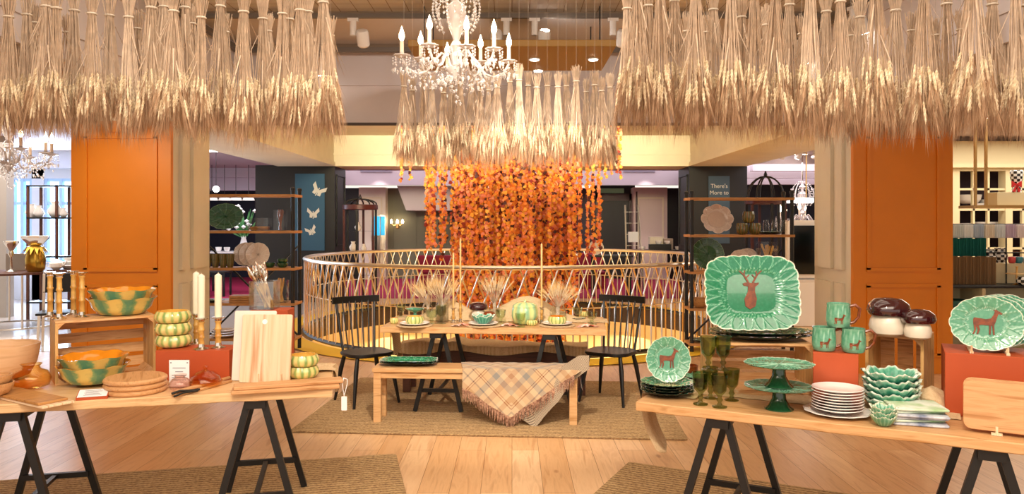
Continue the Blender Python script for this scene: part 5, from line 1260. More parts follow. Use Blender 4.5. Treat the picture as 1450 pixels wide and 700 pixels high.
WR = reliefmat('offwhite_relief', '#d8c4b4', '#b8a498', '#e8dacc', '#f0e8dc')
stand_at('dark green cabbage platter standing on the left shelf unit, upper shelf', 317, 1, .23, GDK, .17, 16, .05)
def glassbox(label, loc, w, d, h, cat='vase'):
    t = thing('glass_box', label, cat, loc); m = MB(); th = .005
    for a in ((-w, w, -d, -d+th), (-w, w, d-th, d), (-w, -w+th, -d+th, d-th), (w-th, w, -d+th, d-th)): m.box(*a, 0, h)
    m.box(-w+th, w-th, -d+th, d-th, 0, .006); m.build('body', M['thin'], t); return t
def sticks(label, loc, n, L, sp, mt, seed, flat=False, w=.08, th=.008, cat='stick'):
    rnd = random.Random(seed); t = thing('stick_bundle', label, cat, loc); m = MB()
    for i in range(n):
        if flat: z = .012+.011*(i//3); m.tube([(-w, rnd.uniform(-.05, .05), z), (w, rnd.uniform(-.05, .05), z+.02*rnd.random())], th, 6)
        else: x, y = rnd.uniform(-sp, sp), rnd.uniform(-sp, sp); m.tube([(x*.6, y*.6, .008), (-x, y, L*rnd.uniform(.85, 1))], th, 6)
    o = m.build('sticks', mt, t, True); o['kind'] = 'stuff'; return t
L = onS(368, 1); glassbox('low clear glass box of wooden sticks on the upper left shelf', L, .13, .08, .16); sticks('wooden sticks lying in the low glass box on the upper left shelf', L, 10, .2, .05, M['mid_wood'], 2, True, .11)
L = onS(397, 1); glassbox('tall clear glass vase on the upper left shelf', L, .068, .068, .26); sticks('rust-coloured dried stems in the tall glass vase', L, 16, .27, .035, BROWN, 3)
CUP = ribmat('green_brown_cup_glaze', [(.2, '#5a5a2c'), (.5, '#3c4420'), (.8, '#8a6a3c')], 12)
for i, px in enumerate((294, 305, 316, 326)): bowl('ribbed green-brown cup on the middle left shelf, %s from the left' % ORD[i], 'cup', onS(px, 2, .1), .052, .17, 'plain', CUP, CUP, base=.6, name='cup')
for i, px in enumerate((346, 354, 364)): stand_at('offwhite plate standing on the middle left shelf, %s from the left' % ORD[i], px, 2, .15, WR, dy=.24-.05*i, lean=10)
for i, px in enumerate((382, 400)): bowl('small dark green bowl on the middle left shelf, the %s one' % ('left', 'right')[i], 'bowl', onS(px, 2, .1), .07, .06, 'plain', GDK, GDK)
bowl('small dark green bowl stacked on the right one on the middle left shelf', 'bowl', (*onS(400, 2, .1)[:2], ZS[2]+.055), .066, .055, 'plain', GDK, GDK)
for k in range(3): L = onS(345, 3, .15); box_thing('serving_board', 'reddish wooden board, %s in the pile on the lower left shelf' % ('lowest', 'middle', 'topmost')[k], 'serving board', (L[0]-.15, L[1]-.1, L[2]+.03*k), .03*k, .33, .2, .026, M['mid_wood'])
L = onS(398, 3, .12); glassbox('square glass vase of bamboo sticks on the lower left shelf', L, .08, .07, .28); sticks('bamboo sticks in the square glass vase, lower left shelf', L, 14, .31, .04, M['bamboo'], 5, th=.01)
L = onS(303, 3, .12); relplate('flat dark green plate on the lower left shelf', (L[0], L[1], L[2]+.008), .12, mt=GDK, n=64)
for k in range(3): L = onS(318, 4, .15); flatplate('pale dish, %s in the stack on the bottom left shelf' % ('lowest', 'middle', 'topmost')[k], (L[0], L[1], L[2]+.03*k), .17-.01*k, GREYW, h=.03)
L = onS(404, 4, .12); vase('clear glass jar with a yellow candle on the bottom left shelf', L, [(.06, 0), (.075, .01), (.075, .2), (.06, .22), (.06, .25)], M['thin'], name='glass_jar', cat='jar'); candle('fat yellow candle inside the glass jar on the bottom left shelf', (L[0], L[1], L[2]+.008), .15, .045, 'yellow') if False else None
# right unit
RX0, RX1 = PY(977, SY, 0)[0], PY(1126, SY, 0)[0]; ZR = [1.94, 1.475, 1.015, .555, .12]
shelfunit('black-posted wooden shelf unit behind the right table', RX0, RX1, SY, ZR)
stand_at('white scalloped plate standing on the upper right shelf', 1017, 1, .20, WR, .185, 8, .12, dy=.2, rel=arches(8, .7), zz=ZR)
for k in range(2): L = onS(1018, 1, .08, ZR); flatplate('flat offwhite plate, %s of two in front of the scalloped plate' % ('lower', 'upper')[k], (L[0], L[1]+.02, L[2]+.018*k), .19-.005*k, GREYW) if False else None
def fluted(label, px, k, dz=0): L = onS(px, k, .1, ZR); return bowl(label, 'cup', (L[0], L[1], L[2]+dz), .075, .145, 'pumpkin', CUP, CUP, lobes=10, base=.55, name='cup')
fluted('fluted olive green cup on the upper right shelf, lower left one', 1051, 1); fluted('fluted olive green cup on the upper right shelf, lower right one', 1069, 1); fluted('fluted olive green cup stacked on top of two others', 1060, 1, .146)
L = onS(1090, 1, .15, ZR); relplate('flat teal plate on the right end of the upper right shelf', (L[0], L[1], L[2]+.008), .15, mt=TEAL, n=64)
for i, px in enumerate((1084, 1098, 1108)): vase('small clear glass jar at the right of the upper right shelf, %s' % ORD[i], (onS(px, 1, .15, ZR)[0], SY+.13+.05*(i % 2), ZR[1]+.035), [(.03, 0), (.04, .01), (.04, .1), (.03, .12), (.032, .15)], M['thin'], name='glass_jar', cat='jar')
stand_at('big dark green round plate standing on the middle right shelf', 1004, 2, .205, GDK, dy=.2, zz=ZR, lobes=20, amt=.02)
for i, px in enumerate((1060, 1055, 1048)): stand_at('cream plate standing on the middle right shelf, %s of three' % ('rearmost', 'middle', 'foremost')[i], px, 2, .135-.004*i, WR, dy=.28-.07*i, zz=ZR, lean=9)
L = onS(1086, 2, .15, ZR); glassbox('clear glass vase of wooden spoons on the middle right shelf', L, .11, .1, .37); sticks('wooden spoons crossing in the glass vase, middle right shelf', L, 7, .36, .09, M['bamboo'], 8, th=.014, cat='wooden spoon')
bowl('plain wooden bowl on the lower right shelf', 'bowl', onS(991, 3, .12, ZR), .1, .12, 'plain', M['mid_wood'], M['mid_wood'])
L = onS(996, 4, .15, ZR); relplate('flat green plate on the bottom right shelf', (L[0], L[1], L[2]+.008), .16, mt=GDK, n=64)
# ================================================================ PILLAR POSTERS
bl = mat('blue_poster', '#285878', .6); wh = mat('poster_white', '#d8d8d0', .6)
t = thing('poster', 'tall blue poster with three white moths on the left dark pillar', 'poster', (PY(439, 15.49, 0)[0], 15.495, ZY(355, 15.49)))
m = MB(); m.box(-.30, .30, -.02, 0, 0, 1.56); m.build('panel', bl, t)
for x, z, a, s_ in ((.17, 1.22, .5, .2), (.07, .75, 0, .17), (.03, .40, -.4, .15)):
    m = MB()
    for sg in (-1, 1): m.prism([(0, 0), (sg*.9, .7), (sg*1.0, .25), (sg*.55, -.05), (sg*.6, -.45), (sg*.2, -.5)][::sg], 0, .03)
    m.prism([(-.07, -.6), (.07, -.6), (.07, .3), (-.07, .3)], 0, .04)
    o = m.build('moth', wh, t, loc=(x, -.021, z), rot=(R(90), a, 0)); o.scale = (s_*.75, s_, .15)
t = thing('poster', 'blue-grey poster with pale lettering on the right dark pillar', 'poster', (PY(1018, 15.49, 0)[0], 15.495, ZY(345, 15.49)))
m = MB(); m.box(-.215, .215, -.02, 0, 0, 1.37); m.build('panel', mat('slate_poster', '#3c5468', .6), t)
for i, tx in enumerate(("There's", "More to")):
    c = bpy.data.curves.new('letters', 'FONT'); c.body = tx; c.size = .115; c.align_x = 'CENTER'; c.extrude = .002; tmp = bpy.data.objects.new('tmp', c); COL.objects.link(tmp)
    bpy.context.view_layer.update(); me = bpy.data.meshes.new_from_object(tmp.evaluated_get(bpy.context.evaluated_depsgraph_get())); bpy.data.objects.remove(tmp)
    me.materials.clear(); me.materials.append(wh); o = bpy.data.objects.new('lettering', me); COL.objects.link(o); o.parent = t; o.location = (0, -.024, 1.13-.135*i); o.rotation_euler = (pi/2, 0, 0)
# ================================================================ BEYOND THE BALUSTRADE
M['mahog'] = mat('mahogany_frame', '#4a1a14', .35)
def cabinet(label, loc, r, zt, dome):
    t = thing('display_cabinet', label, 'display cabinet', loc)
    for z in (.12, zt): m = MB(); m.lathe([(r, z-.1), (r+.02, z-.09), (r+.02, z-.01), (r, z)], 32); m.build('wooden_band', M['mahog'], t, True)
    for k in range(6): a = pi/6+k*pi/3; m = MB(); m.box(r*cos(a)-.02, r*cos(a)+.02, r*sin(a)-.02, r*sin(a)+.02, 0.001, zt-.1); m.build('post', M['mahog'] if k % 2 else M['black'], t)
    for k in range(4):
        m = MB(); a = k*pi/4
        m.tube([((r)*cos(pi*j/12)*cos(a), r*cos(pi*j/12)*sin(a), zt+dome*sin(pi*j/12)) for j in range(13)], .014, 6); m.build('dome_rib', M['black'], t, True)
    m = MB(); m.lathe([(.02, zt+dome-.01), (.03, zt+dome+.03), (.008, zt+dome+.09)], 12); m.build('finial', M['black'], t, True)
    for z in (.6, 1.05, 1.45): m = MB(); m.lathe([(r-.05, z), (r-.05, z+.015)], 32); m.build('glass_shelf', M['thin'], t)
    return t
cabinet('round mahogany display cabinet with a shallow arched top beyond the left of the balustrade', (PY(510, 14.8, 0)[0], 14.8, 0), .32, ZY(290, 14.8), .11)
cabinet('round display cabinet with a black wire dome behind the right shelf unit', (PY(1084, 12.6, 0)[0], 12.6, 0), .31, ZY(281, 12.6), .36)
for i, (px, z, s_) in enumerate(((500, 1.065, .08), (515, 1.065, .06), (507, 1.465, .07))):
    vase('small pale ornament on a shelf of the arched cabinet, %s' % ('lower left', 'lower right', 'upper')[i], (PY(px, 14.8, 0)[0], 14.8, z+.001), [(s_*.6, 0), (s_, s_), (s_*.4, s_*2), (s_*.6, s_*2.4)], M['white'])
SCR = mat('cyan_screen', '#20a8d8', .4, emit=.7)
for i, (px, w_) in enumerate(((532, .2), (541, .14))):
    t = thing('sign_screen', 'cyan upright screen beyond the balustrade, the %s one' % ('wider', 'narrower')[i], 'screen', (PY(px, 19.2+.3*i, 0)[0], 19.2+.3*i, 0), .1*i)
    m = MB(); m.box(-w_/2-.02, w_/2+.02, 0, .04, 1.15, 1.82); m.box(-w_/2, w_/2, 0, .04, .02, 1.15); m.build('frame', M['steel'], t); m = MB(); m.box(-w_/2, w_/2, -.012, 0, 1.3, 1.78); m.build('screen', SCR, t)
t = thing('wall_sconce', 'lit candle wall sconce on the grey-green far wall', 'wall lamp', (PY(563, 21.9, 0)[0], 21.9, ZY(318, 21.9)))
m = MB(); m.lathe([(.03, 0), (.05, .02), (.03, .12)], 12, (0, .03, -.12)); m.tube([(0, .03, 0), (-.1, -.1, -.03), (-.16, -.12, .03)], .01, 6); m.tube([(0, .03, 0), (.1, -.1, -.03), (.16, -.12, .03)], .01, 6); m.build('bracket', M['brass'], t, True)
for x in (-.16, .0, .16): m = MB(); m.lathe([(.03, .03), (.035, .08), (.01, .15)], 10, (x, -.12 if x else -.05, 0)); m.build('bulb', M['flame'], t, True)
# ladder, table with boxes
t = thing('folding_ladder', 'pale folding ladder standing against the blush far panel', 'ladder', (PY(895, 18.5, 0)[0], 18.5, 0), .1)
for x0 in (-.2, .2):
    m = MB(); m.bar((x0, -.3, .01), (x0*.8, .05, 2.05), .035); m.build('rail', M['steel'], t)
for k in range(7): z = .25+k*.27; m = MB(); m.box(-.18, .18, -.29+.34*z/2-.04, -.29+.34*z/2+.04, z, z+.02); m.build('step', M['steel'], t)
m = MB(); m.box(-.12, .12, -.12, -.06, 1.15, 1.4); m.build('paper_sign', M['paper'], t)
def sidetable(label, loc, L, D, h, mt=None, tm=None):
    t = thing('display_table', label, 'table', loc); m = MB(); m.box(0, L, 0, D, h-.04, h, .004); m.build('table_top', tm or M['black'], t)
    for x in (.03, L-.07):
        for y in (.03, D-.07): m = MB(); m.box(x, x+.04, y, y+.04, .001, h-.04); m.build('leg', mt or M['black'], t)
    return t
Lt = (PY(903, 17.6, 0)[0], 17.6, .008); sidetable('black display table of white boxes beyond the right of the balustrade', Lt, 1.15, .6, .98)
zt = .99
box_thing('gift_box', 'cream box on the black display table before the blush panel', 'box', (Lt[0]+.32, Lt[1]+.2, zt), 0, .3, .25, .3, mat('cream_box', '#d8cdb8', .6))
box_thing('gift_box', 'brown box beside the cream box on the black display table', 'box', (Lt[0]+.64, Lt[1]+.2, zt), 0, .22, .25, .26, mat('taupe_box', '#9a8470', .6))
box_thing('display_riser', 'small black riser on the display table before the blush panel', 'riser', (Lt[0]+.28, Lt[1]+.02, zt), 0, .5, .16, .13, M['black'])
for i, x in enumerate((.12, .5, .7, .95)): bowl('white bowl on the black display table, %s from the left' % ORD[i], 'bowl', (Lt[0]+x, Lt[1]+.1, zt+(.132 if i in (1, 2) else 0)), .07, .08, 'plain', M['white'], M['white'])
Lt = (PY(838, 16.6, 0)[0], 16.6, .008); sidetable('low dark table beyond the balustrade right of the leaf curtain', Lt, .9, .5, .9)
standplate('white plate standing on the dark table right of the leaf curtain', (Lt[0]+.13, Lt[1]+.25, .915), .16, .16, WR, 12, 0, 8)
t = thing('sofa', 'dark red upholstered seat glimpsed through the balustrade on the left', 'seat', (-2.2, 17.2, .009))
m = MB(); m.box(0, 1.4, 0, .7, .0, .42, .04); m.build('seat', mat('crimson_velvet', '#8c1838', .8), t); m = MB(); m.box(0, 1.4, .55, .75, .42, .85, .04); m.build('backrest', mat('crimson_velvet_b', '#8c1838', .8), t)
t = thing('sofa', 'dark red upholstered seat glimpsed through the balustrade on the right', 'seat', (.9, 18.6, .009))
m = MB(); m.box(0, 1.4, 0, .7, .0, .42, .04); m.build('seat', bpy.data.materials['crimson_velvet'], t); m = MB(); m.box(0, 1.4, .55, .75, .42, .85, .04); m.build('backrest', bpy.data.materials['crimson_velvet_b'], t)
# bulkhead vents and lit niche
for px, nm in ((533, 'left'), (905, 'right')):
    m = MB(); X = PY(px, 20.2, 0)[0]; m.box(X-.42, X+.42, 20.17, 20.2, 2.95, 3.1)
    for k in range(6): m.box(X-.4, X+.4, 20.16, 20.17, 2.965+k*.022, 2.972+k*.022)
    o = m.build('air_vent', mat('vent_grey_'+nm, '#9c92a0', .6)); tag(o, 'flat air vent in the pale bulkhead over the %s far wall' % nm, 'vent')
light('bulkhead_wash', 'SPOT', (PY(532, 19.6, 0)[0], 19.6, 3.2), 60, (1, .9, .85), .05, rot=(R(28), 0, 0), spot=50)
light('bulkhead_wash', 'SPOT', (PY(920, 19.6, 0)[0], 19.6, 3.2), 60, (1, .9, .85), .05, rot=(R(28), 0, 0), spot=50)
# ================================================================ LEFT GALLERY (seen through the left shelf unit)
Lt = (PY(283, 17.4, 0)[0], 17.4, .008); sidetable('pale table of crockery seen through the left shelf unit', Lt, 1.5, .7, .95, M['black'], M['white'])
for i in range(6): bowl('white cup on the pale far table, %s from the left' % ORD[i], 'cup', (Lt[0]+.12+.23*i, Lt[1]+.1+.1*(i % 2), .96), .07, .1, 'plain', M['white'], M['white'])
t = thing('vase_of_flowers', 'white flowers with green leaves seen beside the cabbage platter', 'flowers', (PY(345, 17.8, 0)[0], 17.8, .959))
m = MB(); m.lathe([(.06, 0), (.1, .12), (.05, .3), (.07, .36)], 20); m.build('vase', M['white'], t, True)
rnd = random.Random(4); m = MB(); m2 = MB()
for k in range(46):
    a = rnd.uniform(0, 6.28); e = Vector((cos(a)*rnd.uniform(.05, .38), sin(a)*.2, rnd.uniform(.45, 1.05)))
    m.tube([(0, 0, .3), tuple(e*.6+Vector((0, 0, .1))), tuple(e)], [.012, .02, .004], 4)
    if k % 2: m2.octa(tuple(e), .06, .05)
m.build('leaves', mat('leaf_green', '#4c8a4c', .6), t); m2.build('blossom', M['white'], t)
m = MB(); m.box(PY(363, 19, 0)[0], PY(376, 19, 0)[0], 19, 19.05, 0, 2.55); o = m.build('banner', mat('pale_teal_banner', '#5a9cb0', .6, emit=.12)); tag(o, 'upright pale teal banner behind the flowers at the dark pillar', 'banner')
for i, px in enumerate((300, 318, 334, 352)):
    t = thing('pendant_lamp', 'small white pendant shade in the left gallery, %s from the left' % ORD[i], 'pendant lamp', PY(px, 19.5, ZY(284, 19.5)))
    m = MB(); m.lathe([(.15, 0), (.13, .06), (.05, .1), (.02, .12)], 20); m.build('shade', mat('opal_shade_%d' % i, '#f0e4dc', .5, emit=.6), t, True); m = MB(); m.tube([(0, 0, .12), (0, 0, 3.1-ZY(284, 19.5))], .008, 5); m.build('cord', M['black'], t)
t = thing('ceiling_lamp_cluster', 'pair of glowing lamps above the left end of the left shelf unit', 'lamp', PY(296, 13, ZY(268, 13)))
for x in (-.12, .12):
    m = MB(); m.ball((x, 0, 0), .055, 12); m.build('globe', glow, t, True); m = MB(); m.tube([(x, 0, .05), (x, 0, 3.1-ZY(268, 13))], .005, 6); m.build('cord', M['black'], t, True)
t = sidetable('low dark table with crossed legs on the crimson carpet of the left gallery', (PY(322, 18.6, 0)[0]-.2, 16.6, .008), .9, .5, .55)
# ================================================================ RIGHT GALLERY
KY = 12.0; t = thing('touch_kiosk', 'white cabinet with a large black screen between the right shelf unit and column', 'screen', (PY(1138, KY, 0)[0], KY, 0))
m = MB(); m.prism(rrect(-.29, .29, .0, 1.66, .05), -.09, .09, bv=.01); m.build('housing', M['white'], t, loc=(0, 0, .001), rot=(pi/2, 0, 0)); m = MB(); m.box(-.225, .2, -.105, -.09, .82, 1.58); m.build('screen', mat('black_screen', '#050505', .12), t)
t = thing('pendant_tube', 'white tubular pendant light in the right gallery', 'pendant lamp', PY(1130, 14, ZY(284, 14)))
m = MB(); m.tube([(-.3, 0, 0), (.27, 0, 0)], .05, 14); m.build('tube', mat('tube_glow', '#ffffff', .4, emit=3.5), t, True); m = MB(); m.tube([(.15, 0, .05), (.15, 0, 3.1-ZY(284, 14))], .012, 6); m.build('rod', M['brass'], t)
chandelier('sparkling crystal chandelier behind the right shelf unit in the right gallery', (PY(1136, 16.2, 0)[0], 16.2, ZY(318, 16.2)), 1.5, 8, .41, .3, True)
for i, (px, py) in enumerate(((1077, 243), (1103, 244), (1127, 240), (1153, 244))):
    tracklight(PY(px, 14.5, 3.1), .3*i, 'small track spotlight in the right gallery ceiling, %s from the left' % ORD[i], 30, i == 2)
for i, px in enumerate((345, 362, 520)):
    tracklight(PY(px, 13.5, 3.1) if px < 400 else PY(px, 18, 3.25), .3*i, ('small track spotlight in the left gallery ceiling, %s' % ('left one', 'right one', '')[i]) if i < 2 else 'tiny spotlight on the far ceiling beyond the balustrade', 30, True)
for k, (px, py, l_) in enumerate(((1120, 217, .55), )):
    Y = F*(3.1-CH)/(HY-py); m = MB(); m.box(-.35, .35, -.05, .05, 0, .02); o = m.build('strip_light', glow, loc=(PY(px, Y, 0)[0], Y, 3.07), rot=(0, 0, .15)); tag(o, 'bright strip light in the right gallery ceiling', 'strip light')
Y = F*(3.1-CH)/(HY-213); m = MB(); m.box(-.35, .35, -.05, .05, 0, .02); o = m.build('strip_light', glow, loc=(PY(298, Y, 0)[0], Y, 3.07), rot=(0, 0, -.1)); tag(o, 'bright strip light in the left gallery ceiling', 'strip light')
t = sidetable('white side table behind the right shelf unit below the black screen', (PY(1100, 11, 0)[0], 11, 0), .9, .4, .8, M['white'], M['white'])
# ================================================================ FAR LEFT ROOM
EY = 12.5
t = thing('etagere', 'dark metal open etagere in front of the bright far left windows', 'shelf unit', (PY(37, EY, 0)[0], EY, 0)); W = (103-37)/F*EY
for x in (0, W*.62, W):
    for y in (0, .35): m = MB(); m.box(x, x+.035, y, y+.035, .001, ZY(262, EY)); m.build('post', M['dark_wood'], t)
for z in (ZY(262, EY)-.03, ZY(310, EY), ZY(365, EY), .3): m = MB(); m.box(0, W+.03, 0, .38, z, z+.025); m.build('shelf', M['black'], t)
for i, (px, s_) in enumerate(((45, .1), (55, .09), (78, .12), (90, .07))): vase('white ornament on the far left etagere, %s from the left' % ORD[i], (PY(px, EY+.2, 0)[0], EY+.2, ZY(310, EY)+.026), [(s_*.5, 0), (s_, s_*.8), (s_*.4, s_*1.8), (s_*.5, s_*2.2)], M['white'])
TY = 11.6; t = thing('round_table', 'round metal-framed table at the far left behind the big wooden bowl', 'table', (PY(22, TY, 0)[0], TY, .005)); r = .62; zt = ZY(385, TY)
m = MB(); m.lathe([(r, zt-.03), (r, zt)], 40); m.build('table_top', M['dark_wood'], t)
m = MB(); ringtube(m, r*.9, .06, .015, 48, 6); m.build('base_ring', M['steel'], t)
for k in range(6): a = k*pi/3+.2; m = MB(); m.tube([(r*.9*cos(a), r*.9*sin(a), .05), (r*.9*cos(a), r*.9*sin(a), zt-.03)], .014, 8); m.build('leg', M['steel'], t, True)
zt += .006
t = thing('pineapple_vase', 'gold pineapple-shaped vase with leafy crown on the far left round table', 'vase', (PY(52, TY-.1, 0)[0]-.02, TY-.1, zt))
m = MB(); m.lathe([(.1, 0), (.13, .05), (.14, .2), (.1, .35), (.06, .38)], 24); m.build('body', M['gold'], t, True)
m = MB()
for k in range(14): a = k*2*pi/14; d = Vector((cos(a), sin(a), 0)); s_ = Vector((-sin(a), cos(a), 0))*.035; p = Vector((0, 0, .40)); m.add([p+d*.03, p+d*.11+s_+Vector((0, 0, -.02)), p+d*.2+Vector((0, 0, -.14)), p+d*.11-s_+Vector((0, 0, -.02))], [(0, 1, 2, 3)])
m.build('leaf_collar', M['gold'], t)
m = MB(); m.lathe([(.05, .38), (.1, .42), (.17, .5), (.18, .54), (.17, .54), (.09, .44)], 24, mod=lambda a, i, r, z: (r*(1+.08*cos(8*a)), z)); m.build('bowl', M['silver'], t, True)
t = thing('silver_goblet', 'silver openwork goblet left of the gold pineapple vase', 'goblet', (PY(16, TY, 0)[0], TY, zt)); m = MB(); m.lathe([(.08, 0), (.02, .03), (.015, .2), (.04, .26), (.03, .32), (.1, .42), (.11, .46), (.09, .44), (.02, .34)], 20); m.build('body', M['silver'], t, True)
box_thing('gift_box', 'grey upright box behind the gold pineapple vase', 'box', (PY(8, TY+.2, 0)[0], TY+.2, zt), 0, .3, .12, .26, mat('grey_box', '#8c8074', .6))
Lt = (PY(66, 10.9, 0)[0], 10.9, .005); sidetable('dark table partly behind the left orange column with white teapots', Lt, .9, .6, ZY(383, 10.9), M['black'], M['dark_wood'])
for i in range(3): flatplate('white stacked dish beside the orange column, %s' % ('lowest', 'middle', 'topmost')[i], (Lt[0]+.2, Lt[1]+.25, ZY(383, 10.9)+.006+.055*i), .14-.02*i, M['white'], h=.05)
t = thing('teapot', 'white teapot standing in front of the stacked dishes near the orange column', 'teapot', (Lt[0]+.08, Lt[1]+.1, ZY(383, 10.9)+.006)); m = MB(); m.lathe([(.04, 0), (.09, .04), (.09, .09), (.05, .13), (.01, .15)], 24); m.build('pot', M['white'], t, True); m = MB(); m.tube([(.08, 0, .05), (.13, 0, .08), (.15, 0, .12)], [.02, .014, .01], 8); m.build('spout', M['white'], t, True); m = MB(); m.tube([(-.08, 0, .1), (-.14, 0, .1), (-.13, 0, .04), (-.08, 0, .04)], .008, 8); m.build('handle', M['white'], t, True)
t = thing('folding_chair', 'dark metal chair standing beside the left orange column', 'chair', (PY(82, 9.9, 0)[0], 9.9, .006), .4)
for x in (-.2, .2):
    for y in (-.2, .2): m = MB(); m.bar((x, y, 0), (x*.9, y*.9, .46 if y < 0 else .95), .03); m.build('leg', M['steel'], t)
m = MB(); m.box(-.22, .22, -.22, .2, .44, .47, .01); m.build('seat', M['black'], t); m = MB(); m.box(-.2, .2, .17, .2, .7, .95, .008); m.build('backrest', M['black'], t)
# ================================================================ FAR RIGHT ROOM
QY = 8.95; zc = ZY(405, QY)
t = thing('shop_counter', 'cream counter with a black top at the right edge', 'counter', (PY(1344, QY, 0)[0], QY, 0)); W = 1.6
m = MB(); m.box(0, W, 0, .55, zc-.03, zc, .004); m.build('counter_top', M['black'], t); m = MB(); m.box(.02, W, .05, .5, 0.001, .12); m.box(.02, W, .5, .53, .12, zc-.03); m.box(.0, .04, .05, .5, .12, zc-.03); m.box(.42, .46, .05, .5, .12, zc-.03); m.build('body', M['cabinet_cream'], t)
m = MB(); m.box(.04, W, .05, .5, ZY(440, QY), ZY(440, QY)+.02); m.build('shelf', M['black'], t)
for i, (x, c) in enumerate(((.08, '#3a6a64'), (.22, '#1c6a60'), (.6, '#1c5a54'), (.9, '#d8d4cc'))): box_thing('folded_textile', 'folded textile under the black counter, %s from the left' % ORD[i], 'folded cloth', (t.location.x+x, QY+.1, ZY(440, QY)+.022), 0, .13+.1*(i > 1), .3, .08, mat('textile_%d' % i, c, .9), .01)
TL = mat('teal_cotton', '#0f6a64', .9); BR = mat('taupe_cotton', '#8c7050', .9)
m = MB(); x0 = PY(1341, QY+.3, 0)[0]
tr = thing('rail_rack', 'black wire rack of textiles above the counter at the right edge', 'rack', (x0, QY+.35, zc+.001))
for z in (ZY(360, QY)-zc, ZY(336, QY)-zc, ZY(318, QY)-zc): m = MB(); m.tube([(0, 0, z), (1.5, 0, z)], .008, 8); m.build('rail', M['black'], tr)
for x in (.0, .75, 1.5): m = MB(); m.tube([(x, 0, 0), (x, 0, ZY(318, QY)-zc)], .009, 8); m.build('upright', M['black'], tr)
def hang(label, px0, px1, py0, py1, mt, name, cat, Yh, group=None, fl=.0):
    X0, X1 = PY(px0, Yh, 0)[0], PY(px1, Yh, 0)[0]; z1, z0 = ZY(py0, Yh), ZY(py1, Yh); w_ = X1-X0; n_ = 16; m = MB()
    poly = [(w_*i/n_, -.025+.01*sin(i*1.9)) for i in range(n_+1)]+[(w_*i/n_, .025+.01*sin(i*1.9)) for i in range(n_, -1, -1)]
    m.prism(poly, z0, z1, bv=.004); o = m.build(name, mt, loc=(X0, Yh, 0)); return tag(o, label, cat, group)
for i in range(5): hang('teal towel hanging from the rack at the right edge, %s from the left' % ORD[i], 1345+i*10, 1354+i*10, 337+(i % 2), 363, TL, 'towel', 'towel', QY+.33+.0*i, 'teal towels')
for i in range(6): hang('taupe cloth bag standing on the black counter, %s from the left' % ORD[i], 1345+i*10, 1354+i*10+(4 if i == 5 else 0), 363+(i % 2), 404.5, BR, 'cloth_bag', 'bag', QY+.22, 'taupe bags')
for i in range(7): hang('small pale folded textile on the upper rack rail, %s from the left' % ORD[i], 1348+i*15, 1361+i*15, 318, 337, mat('pale_textile_%d' % i, ('#cfd8d8', '#e8ecec', '#b8c8d8', '#e4dccc', '#d8e0e4', '#c8b8cc', '#e8e0e0')[i], .9), 'folded_textile', 'folded cloth', QY+.35)
def checker(name, sc):
    m, nt, b = newmat(name); c = N(nt, 'ShaderNodeTexChecker'); c.inputs['Scale'].default_value = sc; c.inputs[1].default_value = (.85, .85, .82, 1); c.inputs[2].default_value = (.01, .01, .01, 1)
    tc = N(nt, 'ShaderNodeTexCoord'); sp = N(nt, 'ShaderNodeSeparateXYZ'); nt.links.new(tc.outputs['Object'], sp.inputs[0]); at = N(nt, 'ShaderNodeMath', operation='ARCTAN2'); nt.links.new(sp.outputs[1], at.inputs[0]); nt.links.new(sp.outputs[0], at.inputs[1])
    mu = N(nt, 'ShaderNodeMath', operation='MULTIPLY'); mu.inputs[1].default_value = 12/(2*pi)/sc*1.0; nt.links.new(at.outputs[0], mu.inputs[0]); cb = N(nt, 'ShaderNodeCombineXYZ'); nt.links.new(mu.outputs[0], cb.inputs[0]); nt.links.new(sp.outputs[2], cb.inputs[1]); nt.links.new(cb.outputs[0], c.inputs[0])
    nt.links.new(c.outputs[0], b.inputs['Base Color']); b.inputs['Roughness'].default_value = .2; return m
CK = checker('black_white_check', 30)
for i, (px, py) in enumerate(((1402, 374), (1418, 372))):
    m = MB(); m.box(-.09, .09, -.08, .08, 0, .004); L = (PY(px, QY+.4, 0)[0], QY+.42, ZY(py, QY+.4))
    vase('black and white checked pot on the cream box by the rack, %s' % ('left', 'right')[i], L, [(.05, 0), (.075, .04), (.08, .1), (.06, .16), (.065, .18)], CK, name='checked_pot', cat='pot')
box_thing('display_riser', 'cream box standing on the black counter under the checked pots', 'riser', (PY(1394, QY+.38, 0)[0], QY+.37, zc+.001), 0, .9, .15, ZY(373, QY+.4)-zc-.002, M['cabinet_cream'])
for i in range(5): vase('small bright patterned dish on the cream box at the right edge, %s' % ORD[i], (PY(1429+5*i, QY+.42, 0)[0]+.02, QY+.40+.06*(i % 2), ZY(373, QY+.4)), [(.03, 0), (.04, .02), (.042, .07), (.036, .08)], mat('bright_dish_%d' % i, ('#d85050', '#e8e4dc', '#3c8c9c', '#e8a0a0', '#e8e4dc')[i], .3), name='small_dish', cat='dish')
t = thing('cake_stand', 'brass cake stand with a red knob beside checked pots on the counter', 'cake stand', (PY(1440, QY+.15, 0)[0], QY+.15, zc+.001)); m = MB(); m.lathe([(.05, 0), (.012, .02), (.012, .12), (.12, .13), (.12, .135), (.012, .14), (.01, .2), (.015, .22)], 24); m.build('body', M['brass'], t, True)
vase('black and white checked low pot under the brass cake stand', (PY(1432, QY+.06, 0)[0]+.16, QY+.06, zc+.001), [(.05, 0), (.09, .03), (.09, .06), (.07, .1)], CK, name='checked_pot', cat='pot')
t = thing('hanging_shelf', 'brass-rodded hanging shelf in front of the right glazed wall', 'shelf', (0, 0, 0)); HYY = 9.6
for px, dy in ((1382, 0), (1397, .3)): X = PY(px, HYY, 0)[0]; m = MB(); m.box(X-.014, X+.014, HYY+dy*0, HYY+.028+dy*0, ZY(294, HYY), 3.1); m.build('rod', M['brass'], t)
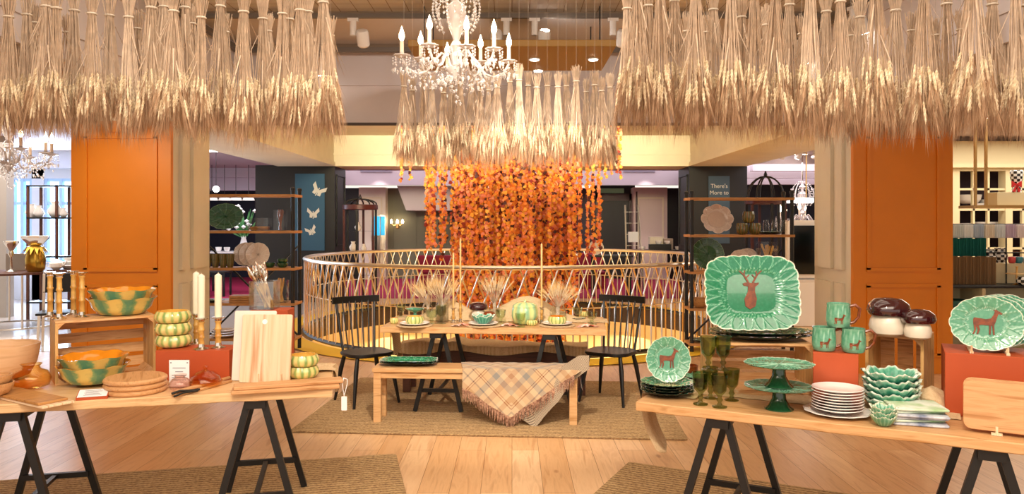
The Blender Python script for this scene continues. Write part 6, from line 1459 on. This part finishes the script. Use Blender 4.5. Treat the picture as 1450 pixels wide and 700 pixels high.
zsh = ZY(291, HYY); X0 = PY(1377, HYY, 0)[0]; m = MB(); m.box(X0, X0+1.5, HYY-.1, HYY+.3, zsh-.035, zsh); m.build('shelf_board', M['brass'], t)
box_thing('display_riser', 'cream box on the brass hanging shelf at the right edge', 'riser', (PY(1412, HYY, 0)[0], HYY, zsh+.001), 0, .5, .2, .165, M['cabinet_cream'])
vase('tall black and white checked vase on the box of the brass hanging shelf', (PY(1439.5, HYY+.08, 0)[0], HYY+.08, zsh+.167), [(.06, 0), (.05, .05), (.045, .1), (.07, .17), (.075, .26), (.065, .28)], CK, name='checked_vase')
m = MB(); L = (PY(1439.5, HYY-.0, 0)[0], HYY-.0, zsh+.167+.1)
for sg in (-1, 1): m.prism([(0, 0), (sg*.06, .04), (sg*.06, -.04)][::sg], -.01, .01); m.prism([(0, 0), (sg*.05, -.09), (sg*.02, -.1)][::-sg], -.01, .01)
o = m.build('red_bow', mat('red_ribbon', '#c01818', .6), loc=(L[0], L[1]-.0, L[2]+.0), rot=(pi/2, 0, 0)); tag(o, 'red ribbon bow tied on the tall checked vase', 'bow')
for i, px in enumerate((1353, 1395, 1427, 1446)): tracklight(PY(px, 8.8, 3.1), .2*i, 'grey track spotlight at the upper right edge, %s from the left' % ORD[i], 30, i == 1, 1.1, 'steel')
m = MB(); m.box(5.0, 8, 8.76, 8.8, 3.04, 3.1); o = m.build('light_track', M['steel']); tag(o, 'grey lighting track in the right gallery ceiling at the picture edge', 'lighting track')
# crockery inside the glazed wall
for i, (px, py, r) in enumerate(((1372, 285, .2), (1385, 292, .12), (1407, 293, .22), (1390, 318, .12), (1400, 318, .12), (1412, 318, .12), (1366, 322, .15))):
    bowl('white dish glowing behind the panes of the right glazed wall, %s' % ORD[i], 'dish', (PY(px, RY+.4, 0)[0], RY+.4, ZY(py+4, RY+.4)), r, r*.8, 'plain', M['white'], M['white'])
t = thing('shop_shelf', 'shelves behind the panes of the right glazed wall', 'shelf unit', (PY(1355, RY+.4, 0)[0], RY+.2, 0))
for py in (296, 322.5, 326.5, 355): m = MB(); m.box(0, 1.2, 0, .55, ZY(py+.3, RY+.4)-.012, ZY(py+.3, RY+.4)-.002); m.build('shelf_board', M['dark_wood'], t)
